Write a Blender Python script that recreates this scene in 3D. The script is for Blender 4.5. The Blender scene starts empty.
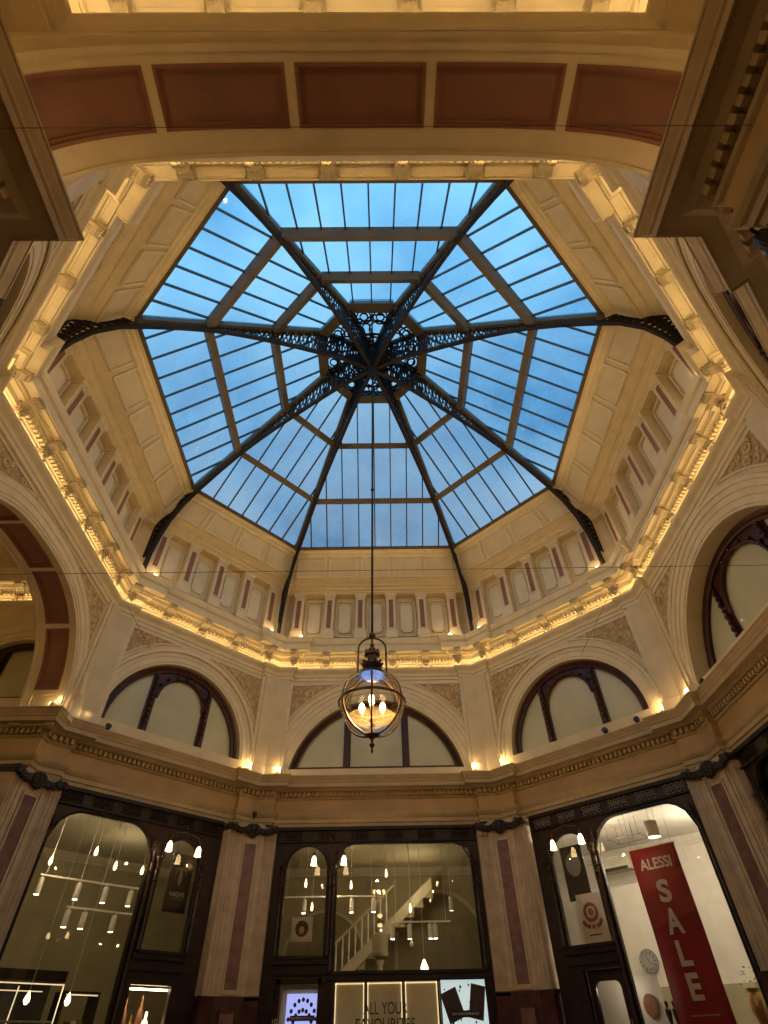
import bpy, bmesh, math, random
from mathutils import Vector, Matrix
random.seed(7)
PI = math.pi
R2 = math.sqrt(.5)
T8 = math.tan(PI/8)
C = bpy.context.scene.collection
FLOOR = -1.6          # heights are measured from the eye of the camera

# ------------------------------------------------------------------ materials
MATS = {}
def pmat(name, col, rough=.6, metal=0., var=.08, scale=3., bump=0., bscale=40., col2=None, emit=None, estr=0., spec=.5, coat=0.):
    m = bpy.data.materials.new(name); m.use_nodes = True
    nt = m.node_tree; b = nt.nodes['Principled BSDF']
    b.inputs['Roughness'].default_value = rough; b.inputs['Metallic'].default_value = metal
    b.inputs['Specular IOR Level'].default_value = spec
    b.inputs['Coat Weight'].default_value = coat
    tc = nt.nodes.new('ShaderNodeTexCoord')
    nz = nt.nodes.new('ShaderNodeTexNoise'); nz.inputs['Scale'].default_value = scale; nz.inputs['Detail'].default_value = 4
    nt.links.new(tc.outputs['Object'], nz.inputs['Vector'])
    mx = nt.nodes.new('ShaderNodeMix'); mx.data_type = 'RGBA'
    c2 = col2 or tuple(max(0, c*(1-var*2.2)) for c in col)
    mx.inputs[6].default_value = (*col, 1); mx.inputs[7].default_value = (*c2, 1)
    rp = nt.nodes.new('ShaderNodeValToRGB'); rp.color_ramp.elements[0].position = .38; rp.color_ramp.elements[1].position = .68
    nt.links.new(nz.outputs['Fac'], rp.inputs['Fac']); nt.links.new(rp.outputs['Color'], mx.inputs[0])
    nt.links.new(mx.outputs[2], b.inputs['Base Color'])
    if bump:
        n2 = nt.nodes.new('ShaderNodeTexNoise'); n2.inputs['Scale'].default_value = bscale; n2.inputs['Detail'].default_value = 3
        nt.links.new(tc.outputs['Object'], n2.inputs['Vector'])
        bp = nt.nodes.new('ShaderNodeBump'); bp.inputs['Strength'].default_value = bump; bp.inputs['Distance'].default_value = .02
        nt.links.new(n2.outputs['Fac'], bp.inputs['Height']); nt.links.new(bp.outputs['Normal'], b.inputs['Normal'])
    if emit:
        b.inputs['Emission Color'].default_value = (*emit, 1); b.inputs['Emission Strength'].default_value = estr
    MATS[name] = m; return m

def glassmat(name, tint, gloss, rough=.03, ior=1.5, milk=0., milkcol=(.5, .6, .75), mscale=3.):
    m = bpy.data.materials.new(name); m.use_nodes = True; nt = m.node_tree; nt.nodes.clear()
    o = nt.nodes.new('ShaderNodeOutputMaterial'); tr = nt.nodes.new('ShaderNodeBsdfTransparent'); tr.inputs[0].default_value = (*tint, 1)
    gl = nt.nodes.new('ShaderNodeBsdfGlossy'); gl.inputs['Roughness'].default_value = rough
    fr = nt.nodes.new('ShaderNodeFresnel'); fr.inputs['IOR'].default_value = ior
    mu = nt.nodes.new('ShaderNodeMath'); mu.operation = 'MULTIPLY'; mu.inputs[1].default_value = gloss; mu.use_clamp = True
    nt.links.new(fr.outputs[0], mu.inputs[0])
    mx = nt.nodes.new('ShaderNodeMixShader'); nt.links.new(mu.outputs[0], mx.inputs[0]); nt.links.new(tr.outputs[0], mx.inputs[1]); nt.links.new(gl.outputs[0], mx.inputs[2])
    last = mx
    if milk:
        tl = nt.nodes.new('ShaderNodeBsdfTranslucent'); tl.inputs[0].default_value = (*milkcol, 1)
        tc = nt.nodes.new('ShaderNodeTexCoord'); nz = nt.nodes.new('ShaderNodeTexNoise'); nz.inputs['Scale'].default_value = mscale; nz.inputs['Detail'].default_value = 6
        nt.links.new(tc.outputs['Object'], nz.inputs['Vector'])
        rp = nt.nodes.new('ShaderNodeMapRange'); rp.inputs['From Min'].default_value = .35; rp.inputs['From Max'].default_value = .7
        rp.inputs['To Min'].default_value = milk*.55; rp.inputs['To Max'].default_value = min(1, milk*1.35)
        nt.links.new(nz.outputs['Fac'], rp.inputs['Value'])
        m2 = nt.nodes.new('ShaderNodeMixShader'); nt.links.new(rp.outputs['Result'], m2.inputs[0]); nt.links.new(mx.outputs[0], m2.inputs[1]); nt.links.new(tl.outputs[0], m2.inputs[2])
        last = m2
    nt.links.new(last.outputs[0], o.inputs[0]); MATS[name] = m; return m

CREAM = pmat('cream_paint', (.70, .565, .335), .55, var=.06, scale=2.5, bump=.12, bscale=30)
CREAM2 = pmat('pale_cream_moulding', (.74, .61, .375), .5, var=.05, scale=4, bump=.1, bscale=40)
GREYC = pmat('stone_grey_paint', (.50, .43, .33), .6, var=.06)
NICHE = pmat('pale_niche_paint', (.74, .655, .45), .5, var=.05)
COVE = pmat('cove_buff_paint', (.66, .54, .33), .55, var=.05)
OCHRE = pmat('ochre_frieze_paint', (.50, .33, .145), .55, var=.1, scale=1.5)
GOLDC = pmat('golden_cornice_paint', (.48, .345, .175), .5, var=.08)
RED = pmat('terracotta_paint', (.27, .115, .065), .6, var=.1, scale=2)
RED2 = pmat('terracotta_moulding', (.29, .12, .068), .5, var=.1)
PLUM = pmat('plum_marble', (.20, .085, .075), .45, var=.2, scale=8)
RELIEF = pmat('relief_terracotta', (.50, .335, .15), .6, var=.15, scale=9)
RELIEFL = pmat('relief_cream_scroll', (.70, .53, .28), .5, var=.08, scale=9)
PILC = pmat('pilaster_beige', (.50, .37, .235), .5, var=.1, scale=5)
BRONZE = pmat('dark_bronze', (.045, .034, .024), .42, .55, var=.2, scale=12, bump=.4)
WOOD = pmat('dark_mahogany', (.026, .009, .008), .38, var=.35, scale=6, spec=.35)
LWOOD = pmat('polished_mahogany', (.060, .014, .008), .32, var=.3, scale=5, spec=.35)
WOODD = pmat('black_brown_wood', (.014, .007, .006), .45, var=.3, scale=6, spec=.3)
IRON = pmat('black_iron', (.020, .014, .013), .6, .0, var=.2, spec=.2)
IRONB = pmat('brown_painted_iron', (.12, .088, .055), .55, .0, var=.1, spec=.3)
BAR = pmat('dark_glazing_bar', (.03, .028, .03), .5, var=.1)
DOT = pmat('pale_lattice_roundel', (.22, .17, .15), .4, var=.1)
MARBLE = pmat('dark_red_marble', (.075, .018, .016), .3, var=.3, scale=5)
FLOORM = pmat('mosaic_floor', (.32, .22, .15), .35, var=.3, scale=14)
SHOPW = pmat('shop_wall_olive', (.36, .32, .20), .7, var=.06)
SHOPC = pmat('shop_ceiling_paint', (.52, .47, .34), .7, var=.05)
SHOPWH = pmat('shop_wall_white', (.66, .62, .54), .7, var=.04)
WHITE = pmat('white_paint', (.75, .72, .66), .5, var=.04)
BLACK = pmat('black_satin', (.012, .012, .013), .45, var=.1)
GREY = pmat('grey_plastic', (.25, .25, .25), .5, var=.1)
BANNER = pmat('red_banner_cloth', (.33, .012, .018), .65, var=.1, scale=2)
PINKW = pmat('pale_print', (.72, .60, .58), .6, var=.05)
GOLD = pmat('brass', (.55, .36, .13), .3, .8, var=.1)
BRASSD = pmat('aged_brass', (.11, .070, .038), .38, .7, var=.2, scale=20)
LINEN = pmat('parchment_blind', (.60, .50, .29), .8, var=.05)
PLANT = pmat('leaf_green', (.05, .12, .03), .5, var=.3, scale=10)
CHOC = pmat('chocolate_print', (.06, .03, .028), .5, var=.3, scale=30)
LED = pmat('warm_led_strip', (1, .8, .5), .5, emit=(1., .76, .40), estr=11)
LEDS = pmat('warm_display_strip', (1, .8, .5), .5, emit=(1., .80, .45), estr=.75)
BULB = pmat('warm_bulb', (1, .8, .5), .5, emit=(1., .66, .28), estr=16)
BULBS = pmat('soft_bulb', (1, .8, .5), .5, emit=(1., .68, .30), estr=7)
BULBW = pmat('white_lamp', (1, .95, .85), .5, emit=(1., .88, .66), estr=10)
SCREENB = pmat('blue_screen', (.2, .25, .6), .3, emit=(.42, .48, 1.), estr=.75)
SCREENW = pmat('pale_screen', (.6, .7, .7), .3, emit=(.62, .80, .80), estr=.6)
FROST = pmat('frosted_lunette_glass', (.56, .52, .33), .35, var=.10, scale=1.2, col2=(.46, .43, .26), coat=.2)
SKYG = glassmat('skylight_glass', (.92, .95, 1.), .4, milk=.42, milkcol=(.72, .78, .85), mscale=1.6)
SHOPG = glassmat('shop_window_glass', (.97, .97, .95), 1.2, .015)
GLOBE = glassmat('clear_globe_glass', (.99, .98, .96), .7, .02)
AMBER = glassmat('amber_dish_glass', (.97, .86, .66), 1., .1, milk=.05, milkcol=(.9, .7, .4), mscale=6)
BLUEG = pmat('blue_glass_cap', (.015, .05, .30), .3, var=.4, scale=30)

# ------------------------------------------------------------------ helpers
class MB:
    def __init__(s): s.v = []; s.f = []; s.mi = []; s.cur = 0
    def quad(s, *pts):
        i = len(s.v); s.v += [tuple(p) for p in pts]; s.f.append(tuple(range(i, i+len(pts)))); s.mi.append(s.cur)
    def mesh(s, v, f):
        i = len(s.v); s.v += [tuple(p) for p in v]; s.f += [tuple(a+i for a in q) for q in f]; s.mi += [s.cur]*len(f)
    def hexa(s, p):      # 8 points, bottom loop then top loop
        s.mesh(p, [(3, 2, 1, 0), (4, 5, 6, 7), (0, 1, 5, 4), (1, 2, 6, 5), (2, 3, 7, 6), (3, 0, 4, 7)])
    def box(s, x0, x1, y0, y1, z0, z1, fn=None):
        p = [(x0, y0, z0), (x1, y0, z0), (x1, y1, z0), (x0, y1, z0), (x0, y0, z1), (x1, y0, z1), (x1, y1, z1), (x0, y1, z1)]
        s.hexa([fn(*q) if fn else q for q in p])
    def prism(s, poly, z0, z1):   # poly in xy
        n = len(poly); v = [(*p, z0) for p in poly]+[(*p, z1) for p in poly]
        s.mesh(v, [tuple(range(n))[::-1], tuple(range(n, 2*n))]+[(i, (i+1) % n, n+(i+1) % n, n+i) for i in range(n)])
    def slab(s, F, poly, d0, d1):  # poly in (s,z) of wall frame
        n = len(poly); v = [F(a, z, d0) for a, z in poly]+[F(a, z, d1) for a, z in poly]
        s.mesh(v, [tuple(range(n)), tuple(range(n, 2*n))[::-1]]+[(i, (i+1) % n, n+(i+1) % n, n+i) for i in range(n)])
    def bar(s, p, q, w, h, up=(0, 0, 1)):
        p = Vector(p); q = Vector(q); d = (q-p).normalized(); u = Vector(up); a = d.cross(u)
        if a.length < 1e-4: a = d.cross(Vector((1, 0, 0)))
        a.normalize(); b = a.cross(d).normalized(); a *= w/2; b *= h/2
        s.hexa([p-a-b, p+a-b, p+a+b, p-a+b, q-a-b, q+a-b, q+a+b, q-a+b])
    def tube(s, pts, r, n=6, closed=False):
        pts = [Vector(p) for p in pts]; m = len(pts); rs = r if isinstance(r, (list, tuple)) else [r]*m
        v = []; ref = None
        for i, p in enumerate(pts):
            a = pts[(i-1) % m] if (closed or i > 0) else p; b = pts[(i+1) % m] if (closed or i < m-1) else p
            t = (b-a).normalized()
            if ref is None: ref = t.cross(Vector((.31, .17, .93)));  ref = ref if ref.length > 1e-3 else t.cross(Vector((1, 0, 0)))
            ref = (ref-t*ref.dot(t)).normalized(); o = t.cross(ref)
            for k in range(n):
                an = 2*PI*k/n; v.append(p+(ref*math.cos(an)+o*math.sin(an))*rs[i])
        f = []
        for i in range(m if closed else m-1):
            for k in range(n):
                f.append((i*n+k, i*n+(k+1) % n, ((i+1) % m)*n+(k+1) % n, ((i+1) % m)*n+k))
        if not closed: f += [tuple(range(n))[::-1], tuple((m-1)*n+k for k in range(n))]
        s.mesh(v, f)
    def lathe(s, prof, n=20, o=(0, 0, 0), M=None):
        v = []; o = Vector(o)
        for r, z in prof:
            for k in range(n):
                q = Vector((r*math.cos(2*PI*k/n), r*math.sin(2*PI*k/n), z))
                v.append(o+(M @ q if M else q))
        f = [(i*n+k, i*n+(k+1) % n, (i+1)*n+(k+1) % n, (i+1)*n+k) for i in range(len(prof)-1) for k in range(n)]
        s.mesh(v, f)
    def ball(s, o, r, n=12, sq=1.):
        s.lathe([(r*math.sin(PI*i/8)+1e-4, -r*sq*math.cos(PI*i/8)) for i in range(9)], n, o)
    def build(s, name, mat, parent=None, smooth=False, kind=None, label=None, cat=None, group=None, origin=None):
        me = bpy.data.meshes.new(name)
        ov = Vector(origin) if origin else Vector((0, 0, 0))
        me.from_pydata([tuple(Vector(p)-ov) for p in s.v], [], s.f)
        for m in (mat if isinstance(mat, list) else [mat]): me.materials.append(m)
        if isinstance(mat, list): me.polygons.foreach_set('material_index', s.mi)
        bm = bmesh.new(); bm.from_mesh(me); bmesh.ops.remove_doubles(bm, verts=bm.verts, dist=1e-5)
        bmesh.ops.recalc_face_normals(bm, faces=bm.faces); bm.to_mesh(me); bm.free()
        if smooth:
            me.polygons.foreach_set('use_smooth', [True]*len(me.polygons))
            try: me.set_sharp_from_angle(angle=math.radians(35))
            except Exception: pass
        o = bpy.data.objects.new(name, me); C.objects.link(o); o.location = ov
        if parent:
            o.parent = parent; o.matrix_parent_inverse = Matrix.Translation(-Vector(parent.location)) if parent.rotation_euler[2] == 0 else (Matrix.Translation(parent.location) @ parent.rotation_euler.to_matrix().to_4x4()).inverted()
        tag(o, label, cat, group, kind); return o
def tag(o, label=None, cat=None, group=None, kind=None):
    if label: o['label'] = label
    if cat: o['category'] = cat
    if group: o['group'] = group
    if kind: o['kind'] = kind
    return o
def thing(name, loc, label=None, cat=None, group=None, kind=None, rz=0):
    o = bpy.data.objects.new(name, None); o.empty_display_size = .1; C.objects.link(o); o.location = loc; o.rotation_euler = (0, 0, rz)
    return tag(o, label, cat, group, kind)
def child_local(mb, name, mat, parent, **k):   # geometry given in the parent's own frame
    o = mb.build(name, mat, None, **k); o.parent = parent; return o
def dup(src, loc, rz=None, label=None, group=None):
    r = src.copy(); C.objects.link(r); r.location = loc
    if rz is not None: r.rotation_euler = (0, 0, rz)
    if label: r['label'] = label
    if group: r['group'] = group
    for ch in list(src.children):
        c = ch.copy(); C.objects.link(c); c.parent = r
        for g in list(ch.children):
            d = g.copy(); C.objects.link(d); d.parent = c
    return r

# ------------------------------------------------------------------ plan of the octagon
ORDER = ['right', 'far_right', 'far', 'far_left', 'left', 'near_left', 'near', 'near_right']
NRM = {k: Vector((math.cos(i*PI/4), math.sin(i*PI/4))) for i, k in enumerate(ORDER)}
A0, W0 = 5.82, 2.57             # upper storey
AS, WS = 5.95, 2.70             # shop storey
def apo(k, a=A0, w=W0): return a if ORDER.index(k) % 2 == 0 else (a+w)*R2
def half(k, a=A0, w=W0): return w if ORDER.index(k) % 2 == 0 else (a-w)*R2
def frame(k, base=(A0, W0)):
    n = NRM[k]; A = apo(k, *base); t = Vector((n.y, -n.x))       # t: to the right when facing the wall from inside
    def F(s, z, d=0.):
        p = n*(A-d)+t*s; return Vector((p.x, p.y, z))
    F.n = n; F.t = t; F.A = A; F.rz = math.atan2(-n.x, n.y); F.half = half(k, *base); return F
FR_ = {k: frame(k) for k in ORDER}; FS_ = {k: frame(k, (AS, WS)) for k in ORDER}
def isect(n1, a1, n2, a2):
    det = n1.x*n2.y-n1.y*n2.x
    return Vector(((a1*n2.y-a2*n1.y)/det, (n1.x*a2-n2.x*a1)/det))
def octpath(base, main, corner, pw, walls=ORDER, closed=True):
    """counter-clockwise plan path; main[k] plane offset, corner[k] offset next to the corners, pw width of the break"""
    pts = []
    for j, k in enumerate(walls):
        i = ORDER.index(k); kn = ORDER[(i+1) % 8]; kp = ORDER[i-1]
        n = NRM[k]; t = Vector((-n.y, n.x))        # direction of travel (ccw)
        A = apo(k, *base); m = main.get(k, 0); c = corner.get(k, m)
        c0 = isect(NRM[kp], apo(kp, *base)-corner.get(kp, main.get(kp, 0)), n, A-c)
        c1 = isect(n, A-c, NRM[kn], apo(kn, *base)-corner.get(kn, main.get(kn, 0)))
        if j == 0 and not closed: pts.append(c0)
        if c != m:
            s0 = c0.dot(t)+pw; s1 = c1.dot(t)-pw
            pts += [n*(A-c)+t*s0, n*(A-m)+t*s0, n*(A-m)+t*s1, n*(A-c)+t*s1]
        if not (closed is False and j == len(walls)-1 and False): pts.append(c1)
    return pts
def sweep(mb, path, prof, closed):
    """profile (inward offset, z) along a ccw path"""
    n = len(path); N = []
    for i in range(n if closed else n-1):
        d = (path[(i+1) % n]-path[i]).normalized(); N.append(Vector((-d.y, d.x)))
    def off(i, d):
        if closed: a, b = N[i-1], N[i]
        else: a, b = N[max(0, i-1)], N[min(i, n-2)]
        m = (a+b); m /= max(.2, (1+a.dot(b))); return path[i]+m*d
    v = []
    for d, z in prof:
        for i in range(n): p = off(i, d); v.append((p.x, p.y, z))
    f = []
    for j in range(len(prof)-1):
        for i in range(n if closed else n-1):
            i2 = (i+1) % n; f.append((j*n+i, j*n+i2, (j+1)*n+i2, (j+1)*n+i))
    mb.mesh(v, f)
def cols(s0, s1, hs0, hs1, n=40):
    xs = {s0, s1, hs0, hs1}
    for i in range(n+1): xs.add((hs0+hs1)/2-(hs1-hs0)/2*math.cos(PI*i/n))
    return sorted(x for x in xs if s0-1e-6 <= x <= s1+1e-6)
def holed(mb, F, s0, s1, z0, z1, hs0, hs1, hz0, top, d0, d1):
    """plate from s0..s1, z0..z1 with an opening hs0..hs1 from hz0 up to top(s); front at d1, back at d0"""
    xs = cols(s0, s1, hs0, hs1)
    for a, b in zip(xs, xs[1:]):
        m = (a+b)/2
        if hs0 < m < hs1:
            ta, tb = min(top(a), z1), min(top(b), z1)
            if hz0 > z0: mb.slab(F, [(a, z0), (b, z0), (b, hz0), (a, hz0)], d0, d1)
            mb.slab(F, [(a, ta), (b, tb), (b, z1), (a, z1)], d0, d1)
        else: mb.slab(F, [(a, z0), (b, z0), (b, z1), (a, z1)], d0, d1)
def arc_top(r, zc, c=0.): return lambda s: zc+math.sqrt(max(0, r*r-(s-c)**2))
def round_top(hs0, hs1, zt, r):
    def t(s):
        e = min(s-hs0, hs1-s)
        return zt if e >= r else zt-r+math.sqrt(max(0, r*r-(r-e)**2))
    return t
def se_top(a, b, n_, zc): return lambda s: zc+b*max(0, 1-min(1, abs(s/a))**n_)**(1/n_)
def se_band(mb, F, prof, sh, zmin, n=64, lim=99.):
    """prof: (outset from the curve, depth) swept round the basket arch sh = (a, b, exponent, centre z)"""
    a, b, ne, zc = sh; v = []; m = len(prof)
    for i in range(n+1):
        th = PI*i/n; c_, s_ = math.cos(th), math.sin(th); ux = math.copysign(abs(c_)**(2/ne), c_); uz = s_**(2/ne) if s_ > 1e-9 else 0
        for o, d in prof: v.append(F(max(-lim, min(lim, (a+o)*ux)), max(zc+(b+o)*uz, zmin), d))
    mb.mesh(v, [(i*m+j, i*m+j+1, (i+1)*m+j+1, (i+1)*m+j) for i in range(n) for j in range(m-1)])
def se_table(sh, n=400):
    """curve points by arc length measured from the crown"""
    a, b, ne, zc = sh; pts = []
    for i in range(n+1):
        th = PI/2-PI/2*i/n; c_, s_ = math.cos(th), math.sin(th); pts.append((a*max(0, c_)**(2/ne), zc+b*(max(0, s_)**(2/ne))))
    L = [0]
    for p, q in zip(pts, pts[1:]): L.append(L[-1]+math.dist(p, q))
    def at(l):
        sg = 1 if l >= 0 else -1; l = min(abs(l), L[-1]-1e-6)
        j = next(k for k in range(n) if L[k+1] > l); t = (l-L[j])/(L[j+1]-L[j]+1e-12)
        x = pts[j][0]+(pts[j+1][0]-pts[j][0])*t; z = pts[j][1]+(pts[j+1][1]-pts[j][1])*t
        nx, nz = -(pts[j+1][1]-pts[j][1]), (pts[j+1][0]-pts[j][0]); m = math.hypot(nx, nz) or 1
        return sg*x, z, sg*nx/m, nz/m
    return at, L[-1]
SHAPE = {'near': (2.66, 2.12, 3.6, 4.10), 'left': (2.30, 2.20, 2.5, 4.10)}
def arch_band(mb, F, prof, zc, zmin, n=48, c=0., lim=99.):
    """prof: (radius, depth) swept round a circle centred on (c, zc), kept above zmin"""
    rmin = min(p[0] for p in prof); a0 = math.asin(max(-1, min(1, (zmin-zc)/rmin))) if zmin > zc else 0
    v = []; m = len(prof)
    for i in range(n+1):
        an = a0+(PI-2*a0)*i/n
        for r, d in prof: v.append(F(max(-lim, min(lim, c+r*math.cos(an))), max(zc+r*math.sin(an), zmin), d))
    f = [(i*m+j, i*m+j+1, (i+1)*m+j+1, (i+1)*m+j) for i in range(n) for j in range(m-1)]
    mb.mesh(v, f)
def spiral(mb, F, cs, cz, r, turns, rad, d, flip=1, start=0., n=18):
    pts = []
    for i in range(n+1):
        t = i/n; an = start+flip*turns*2*PI*t; rr = r*(1-t*.86)
        pts.append(F(cs+rr*math.cos(an), cz+rr*math.sin(an), d+rad*.5))
    mb.tube(pts, [rad*(1.1-.5*i/n) for i in range(n+1)], 5)

# ------------------------------------------------------------------ floor
mb = MB(); mb.prism([(-15, -15), (15, -15), (15, 15), (-15, 15)], FLOOR-.1, FLOOR); mb.build('floor', FLOORM, kind='structure')

# ------------------------------------------------------------------ lunette storey
RC, ZC = 2.06, 4.12             # big arches
RD, ZD = 1.60, 4.60             # arches of the diagonal walls
ZS = 4.34                        # top of the shop cornice
mainU = {'left': .20, 'near': .10}
for k in ORDER:
    F = FR_[k]; diag = ORDER.index(k) % 2 == 1
    r, zc = (RD, ZD) if diag else (RC, ZC)
    d = mainU.get(k, 0); back = d-{'left': .75, 'near': .83, 'right': .50}.get(k, .20)
    w = MB(); hh = F.half+.05
    sh = SHAPE.get(k)
    if sh: hh = 3.2 if k == 'near' else 2.75; holed(w, F, -hh, hh, 4.2, 6.80, -sh[0], sh[0], sh[3], se_top(*sh), back, d, )
    else: holed(w, F, -hh, hh, 4.2, 6.80, -r, r, zc if not diag else 4.60, arc_top(r, zc), back, d)
    wall = w.build('wall_'+k, CREAM, kind='structure')
    # archivolt mouldings
    b = MB(); o = .36 if diag else .50
    prof = [(r, d-.02), (r, d+.015), (r+.05, d+.015), (r+.055, d+.03), (r+.17, d+.03), (r+.18, d+.045), (r+.29, d+.045), (r+.30, d+.065), (r+o-.10, d+.065), (r+o-.09, d+.09), (r+o-.03, d+.085), (r+o, d+.0)]
    if sh: o = .34; se_band(b, F, [(p-r, e) for p, e in prof if p-r < .31]+[(.34, d)], sh, 4.3, lim=2.42)
    else: arch_band(b, F, prof, zc, 4.3, lim=F.half-.335)
    if k != 'near': b.build('archivolt', CREAM2, wall)
    # architrave band under the top moulding
    # spandrel relief panels
    ro = r+o+.10
    if k == 'near': continue
    if sh: ro = 2.62
    for sg in (-1, 1):
        se = F.half-.42; zt = 6.60 if not diag else 6.62
        if sh: se = 2.30; zt = 6.62
        poly = []; N = 14
        sA = math.sqrt(max(.01, ro*ro-(zt-zc)**2)) if ro > zt-zc else .25
        sA = max(sA, .25)
        zB = zc+math.sqrt(max(0, ro*ro-se*se)) if ro > se else 4.75
        if sA >= se: continue
        outer = [(se, zB), (se, zt), (sA, zt)]
        arc = [(sA+(se-sA)*i/N) for i in range(N+1)]
        poly = [(x, zc+math.sqrt(max(0, ro*ro-x*x))) if ro > x else (x, zB) for x in arc]
        poly = [p for p in poly]
        full = poly+[(se, zt), (sA, zt)] if sA > .26 or True else poly
        P = [(sg*x, z) for x, z in full]
        m = MB()
        cx = sum(p[0] for p in P)/len(P)
        m.slab(F, P, d, d+.012); pn = m.build('spandrel_panel', RELIEF, wall)
        # raised border
        m = MB(); L = P+[P[0]]
        for p, q in zip(L, L[1:]):
            if abs(p[0]-q[0])+abs(p[1]-q[1]) > 1e-3: m.bar(F(*p, d+.015), F(*q, d+.015), .035, .035, up=tuple(F.n)+(0,))
        m.build('panel_moulding', CREAM2, pn)
        m = MB()
        def inside(x, z, mg): return x < se-mg and z < zt-mg and math.hypot(x, z-zc) > ro+mg and x > sA*.5
        big = []
        for tries in range(900):
            x = random.uniform(.2, se); z = random.uniform(zc+.5, zt)
            rr = random.choice([.15, .12, .09, .07, .05, .04])
            if inside(x, z, rr*.95) and all(math.hypot(x-a, z-c) > (rr+q)*.92 for a, c, q in big): big.append((x, z, rr))
            if len(big) > 34: break
        for x, z, rr in big:
            spiral(m, F, sg*x, z, rr, 1.6, rr*.17+.006, d+.014, random.choice((-1, 1)), random.uniform(0, 6.28))
        if big: m.build('scroll_relief', RELIEFL, pn)

# folded corner pilasters of the upper storey and their plinths
def corner_prism(mb, base, i, da, db, pa, pb, z0, z1, back=.25):
    """corner between ORDER[i] (offset da, width pa) and the next wall (db, pb)"""
    ka, kb = ORDER[i], ORDER[(i+1) % 8]; na, nb = NRM[ka], NRM[kb]
    Aa, Ab = apo(ka, *base), apo(kb, *base)
    f = isect(na, Aa-da, nb, Ab-db); ta = Vector((-na.y, na.x)); tb = Vector((-nb.y, nb.x))
    a = f-ta*pa; b = f+tb*pb
    mb.prism([tuple(a), tuple(f), tuple(b), tuple(b+nb*(db+back)), tuple(isect(na, Aa+back, nb, Ab+back)), tuple(a+na*(da+back))][::1], z0, z1)
cornU = {k: .11 for k in ORDER}; cornU['left'] = .32; cornU['near'] = .17
for i in range(8):
    ka, kb = ORDER[i], ORDER[(i+1) % 8]; da, db = cornU[ka], cornU[kb]
    m = MB(); pa_, pb_ = (.02 if ka == 'near' else .32), (.02 if kb == 'near' else .32); corner_prism(m, (A0, W0), i, da, db, pa_, pb_, 4.25, 6.78); p = m.build('corner_pilaster', GREYC if False else CREAM, bpy.data.objects['wall_'+ka])
    m = MB(); corner_prism(m, (A0, W0), i, da+.03, db+.03, pa_+.04, pb_+.04, 4.25, 4.58); m.build('pilaster_plinth', CREAM2, p)
    m = MB(); corner_prism(m, (A0, W0), i, da-.035, db-.035, pa_+(.10 if pa_ > .1 else .0), pb_+(.10 if pb_ > .1 else .0), 4.25, 6.78); m.build('pilaster_backing', CREAM2, p)

# ------------------------------------------------------------------ upper cornice
def cornice(name, path, zs, consoles, dent, archpath=None, closed=True, ledgap=()):
    """zs: height shift. consoles / dent: lists of frames (F, positions, offset) """
    m = MB()
    sweep(m, archpath or path, [(-.25, 6.70+zs), (0, 6.70+zs), (.02, 6.71+zs), (.02, 6.78+zs), (.045, 6.80+zs), (.045, 6.86+zs), (.065, 6.89+zs), (.10, 6.92+zs), (.125, 6.95+zs), (.13, 7.0+zs), (.118, 7.002+zs), (.114, 6.965+zs), (-.10, 6.965+zs)], closed)
    t = m.build(name, CREAM2, kind='structure')
    m = MB()
    sweep(m, path, [(-.07, 6.95+zs), (-.07, 7.15+zs), (-.04, 7.17+zs), (-.03, 7.19+zs), (.0, 7.20+zs), (.0, 7.31+zs), (.085, 7.32+zs), (.085, 7.345+zs), (.105, 7.355+zs), (.12, 7.38+zs), (.125, 7.41+zs), (.27, 7.415+zs), (.275, 7.40+zs), (.29, 7.40+zs), (.29, 7.56+zs), (.31, 7.58+zs), (.33, 7.60+zs), (.345, 7.66+zs), (.36, 7.73+zs), (.33, 7.745+zs), (0, 7.76+zs), (-.2, 7.76+zs)], closed)
    m.build('corona_moulding', CREAM2, t)
    m = MB(); n = len(archpath or path)
    sweep(m, archpath or path, [(.065, 6.967+zs), (.065, 6.984+zs), (.100, 6.984+zs), (.100, 6.967+zs), (.065, 6.967+zs)], closed)
    m.build('led_strip', LED, t)
    m = MB()
    for F, a, b, off in dent:
        nn = max(2, int((b-a)/.085))
        for i in range(nn):
            x = a+(b-a)*(i+.5)/nn
            m.box(x-.024, x+.024, 7.215+zs, 7.305+zs, 0, 1, lambda u, v_, w_: F(u, v_, off-.005+w_*.08))
    m.build('dentil_course', CREAM2, t, kind='stuff')
    m = MB()
    for F, a, b, off in dent:
        # raised slot frames on the frieze and coffer frames under the corona
        z0 = 7.02+zs
        for (u0, u1, v0, v1) in ((a+.05, b-.05, z0, z0+.022), (a+.05, b-.05, z0+.12, z0+.142), (a+.05, a+.075, z0, z0+.14), (b-.075, b-.05, z0, z0+.14), ((a+b)/2-.02, (a+b)/2+.02, z0+.05, z0+.09)):
            if u1 > u0: m.box(u0, u1, v0, v1, 0, 1, lambda u, v_, w_: F(u, v_, off-.072+w_*.05))
        for (u0, u1, e0, e1) in ((a+.03, b-.03, .14, .155), (a+.03, b-.03, .24, .255), (a+.03, a+.045, .14, .255), (b-.045, b-.03, .14, .255)):
            if u1 > u0: m.box(u0, u1, e0, e1, 7.392+zs, 7.42+zs, lambda u, e, w_: F(u, w_, off+e))
    m.build('frieze_panels', CREAM2, t, kind='stuff')
    global CONSOLE
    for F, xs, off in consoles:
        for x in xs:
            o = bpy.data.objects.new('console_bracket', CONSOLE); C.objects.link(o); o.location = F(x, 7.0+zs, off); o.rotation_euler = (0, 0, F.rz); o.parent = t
    return t
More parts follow.
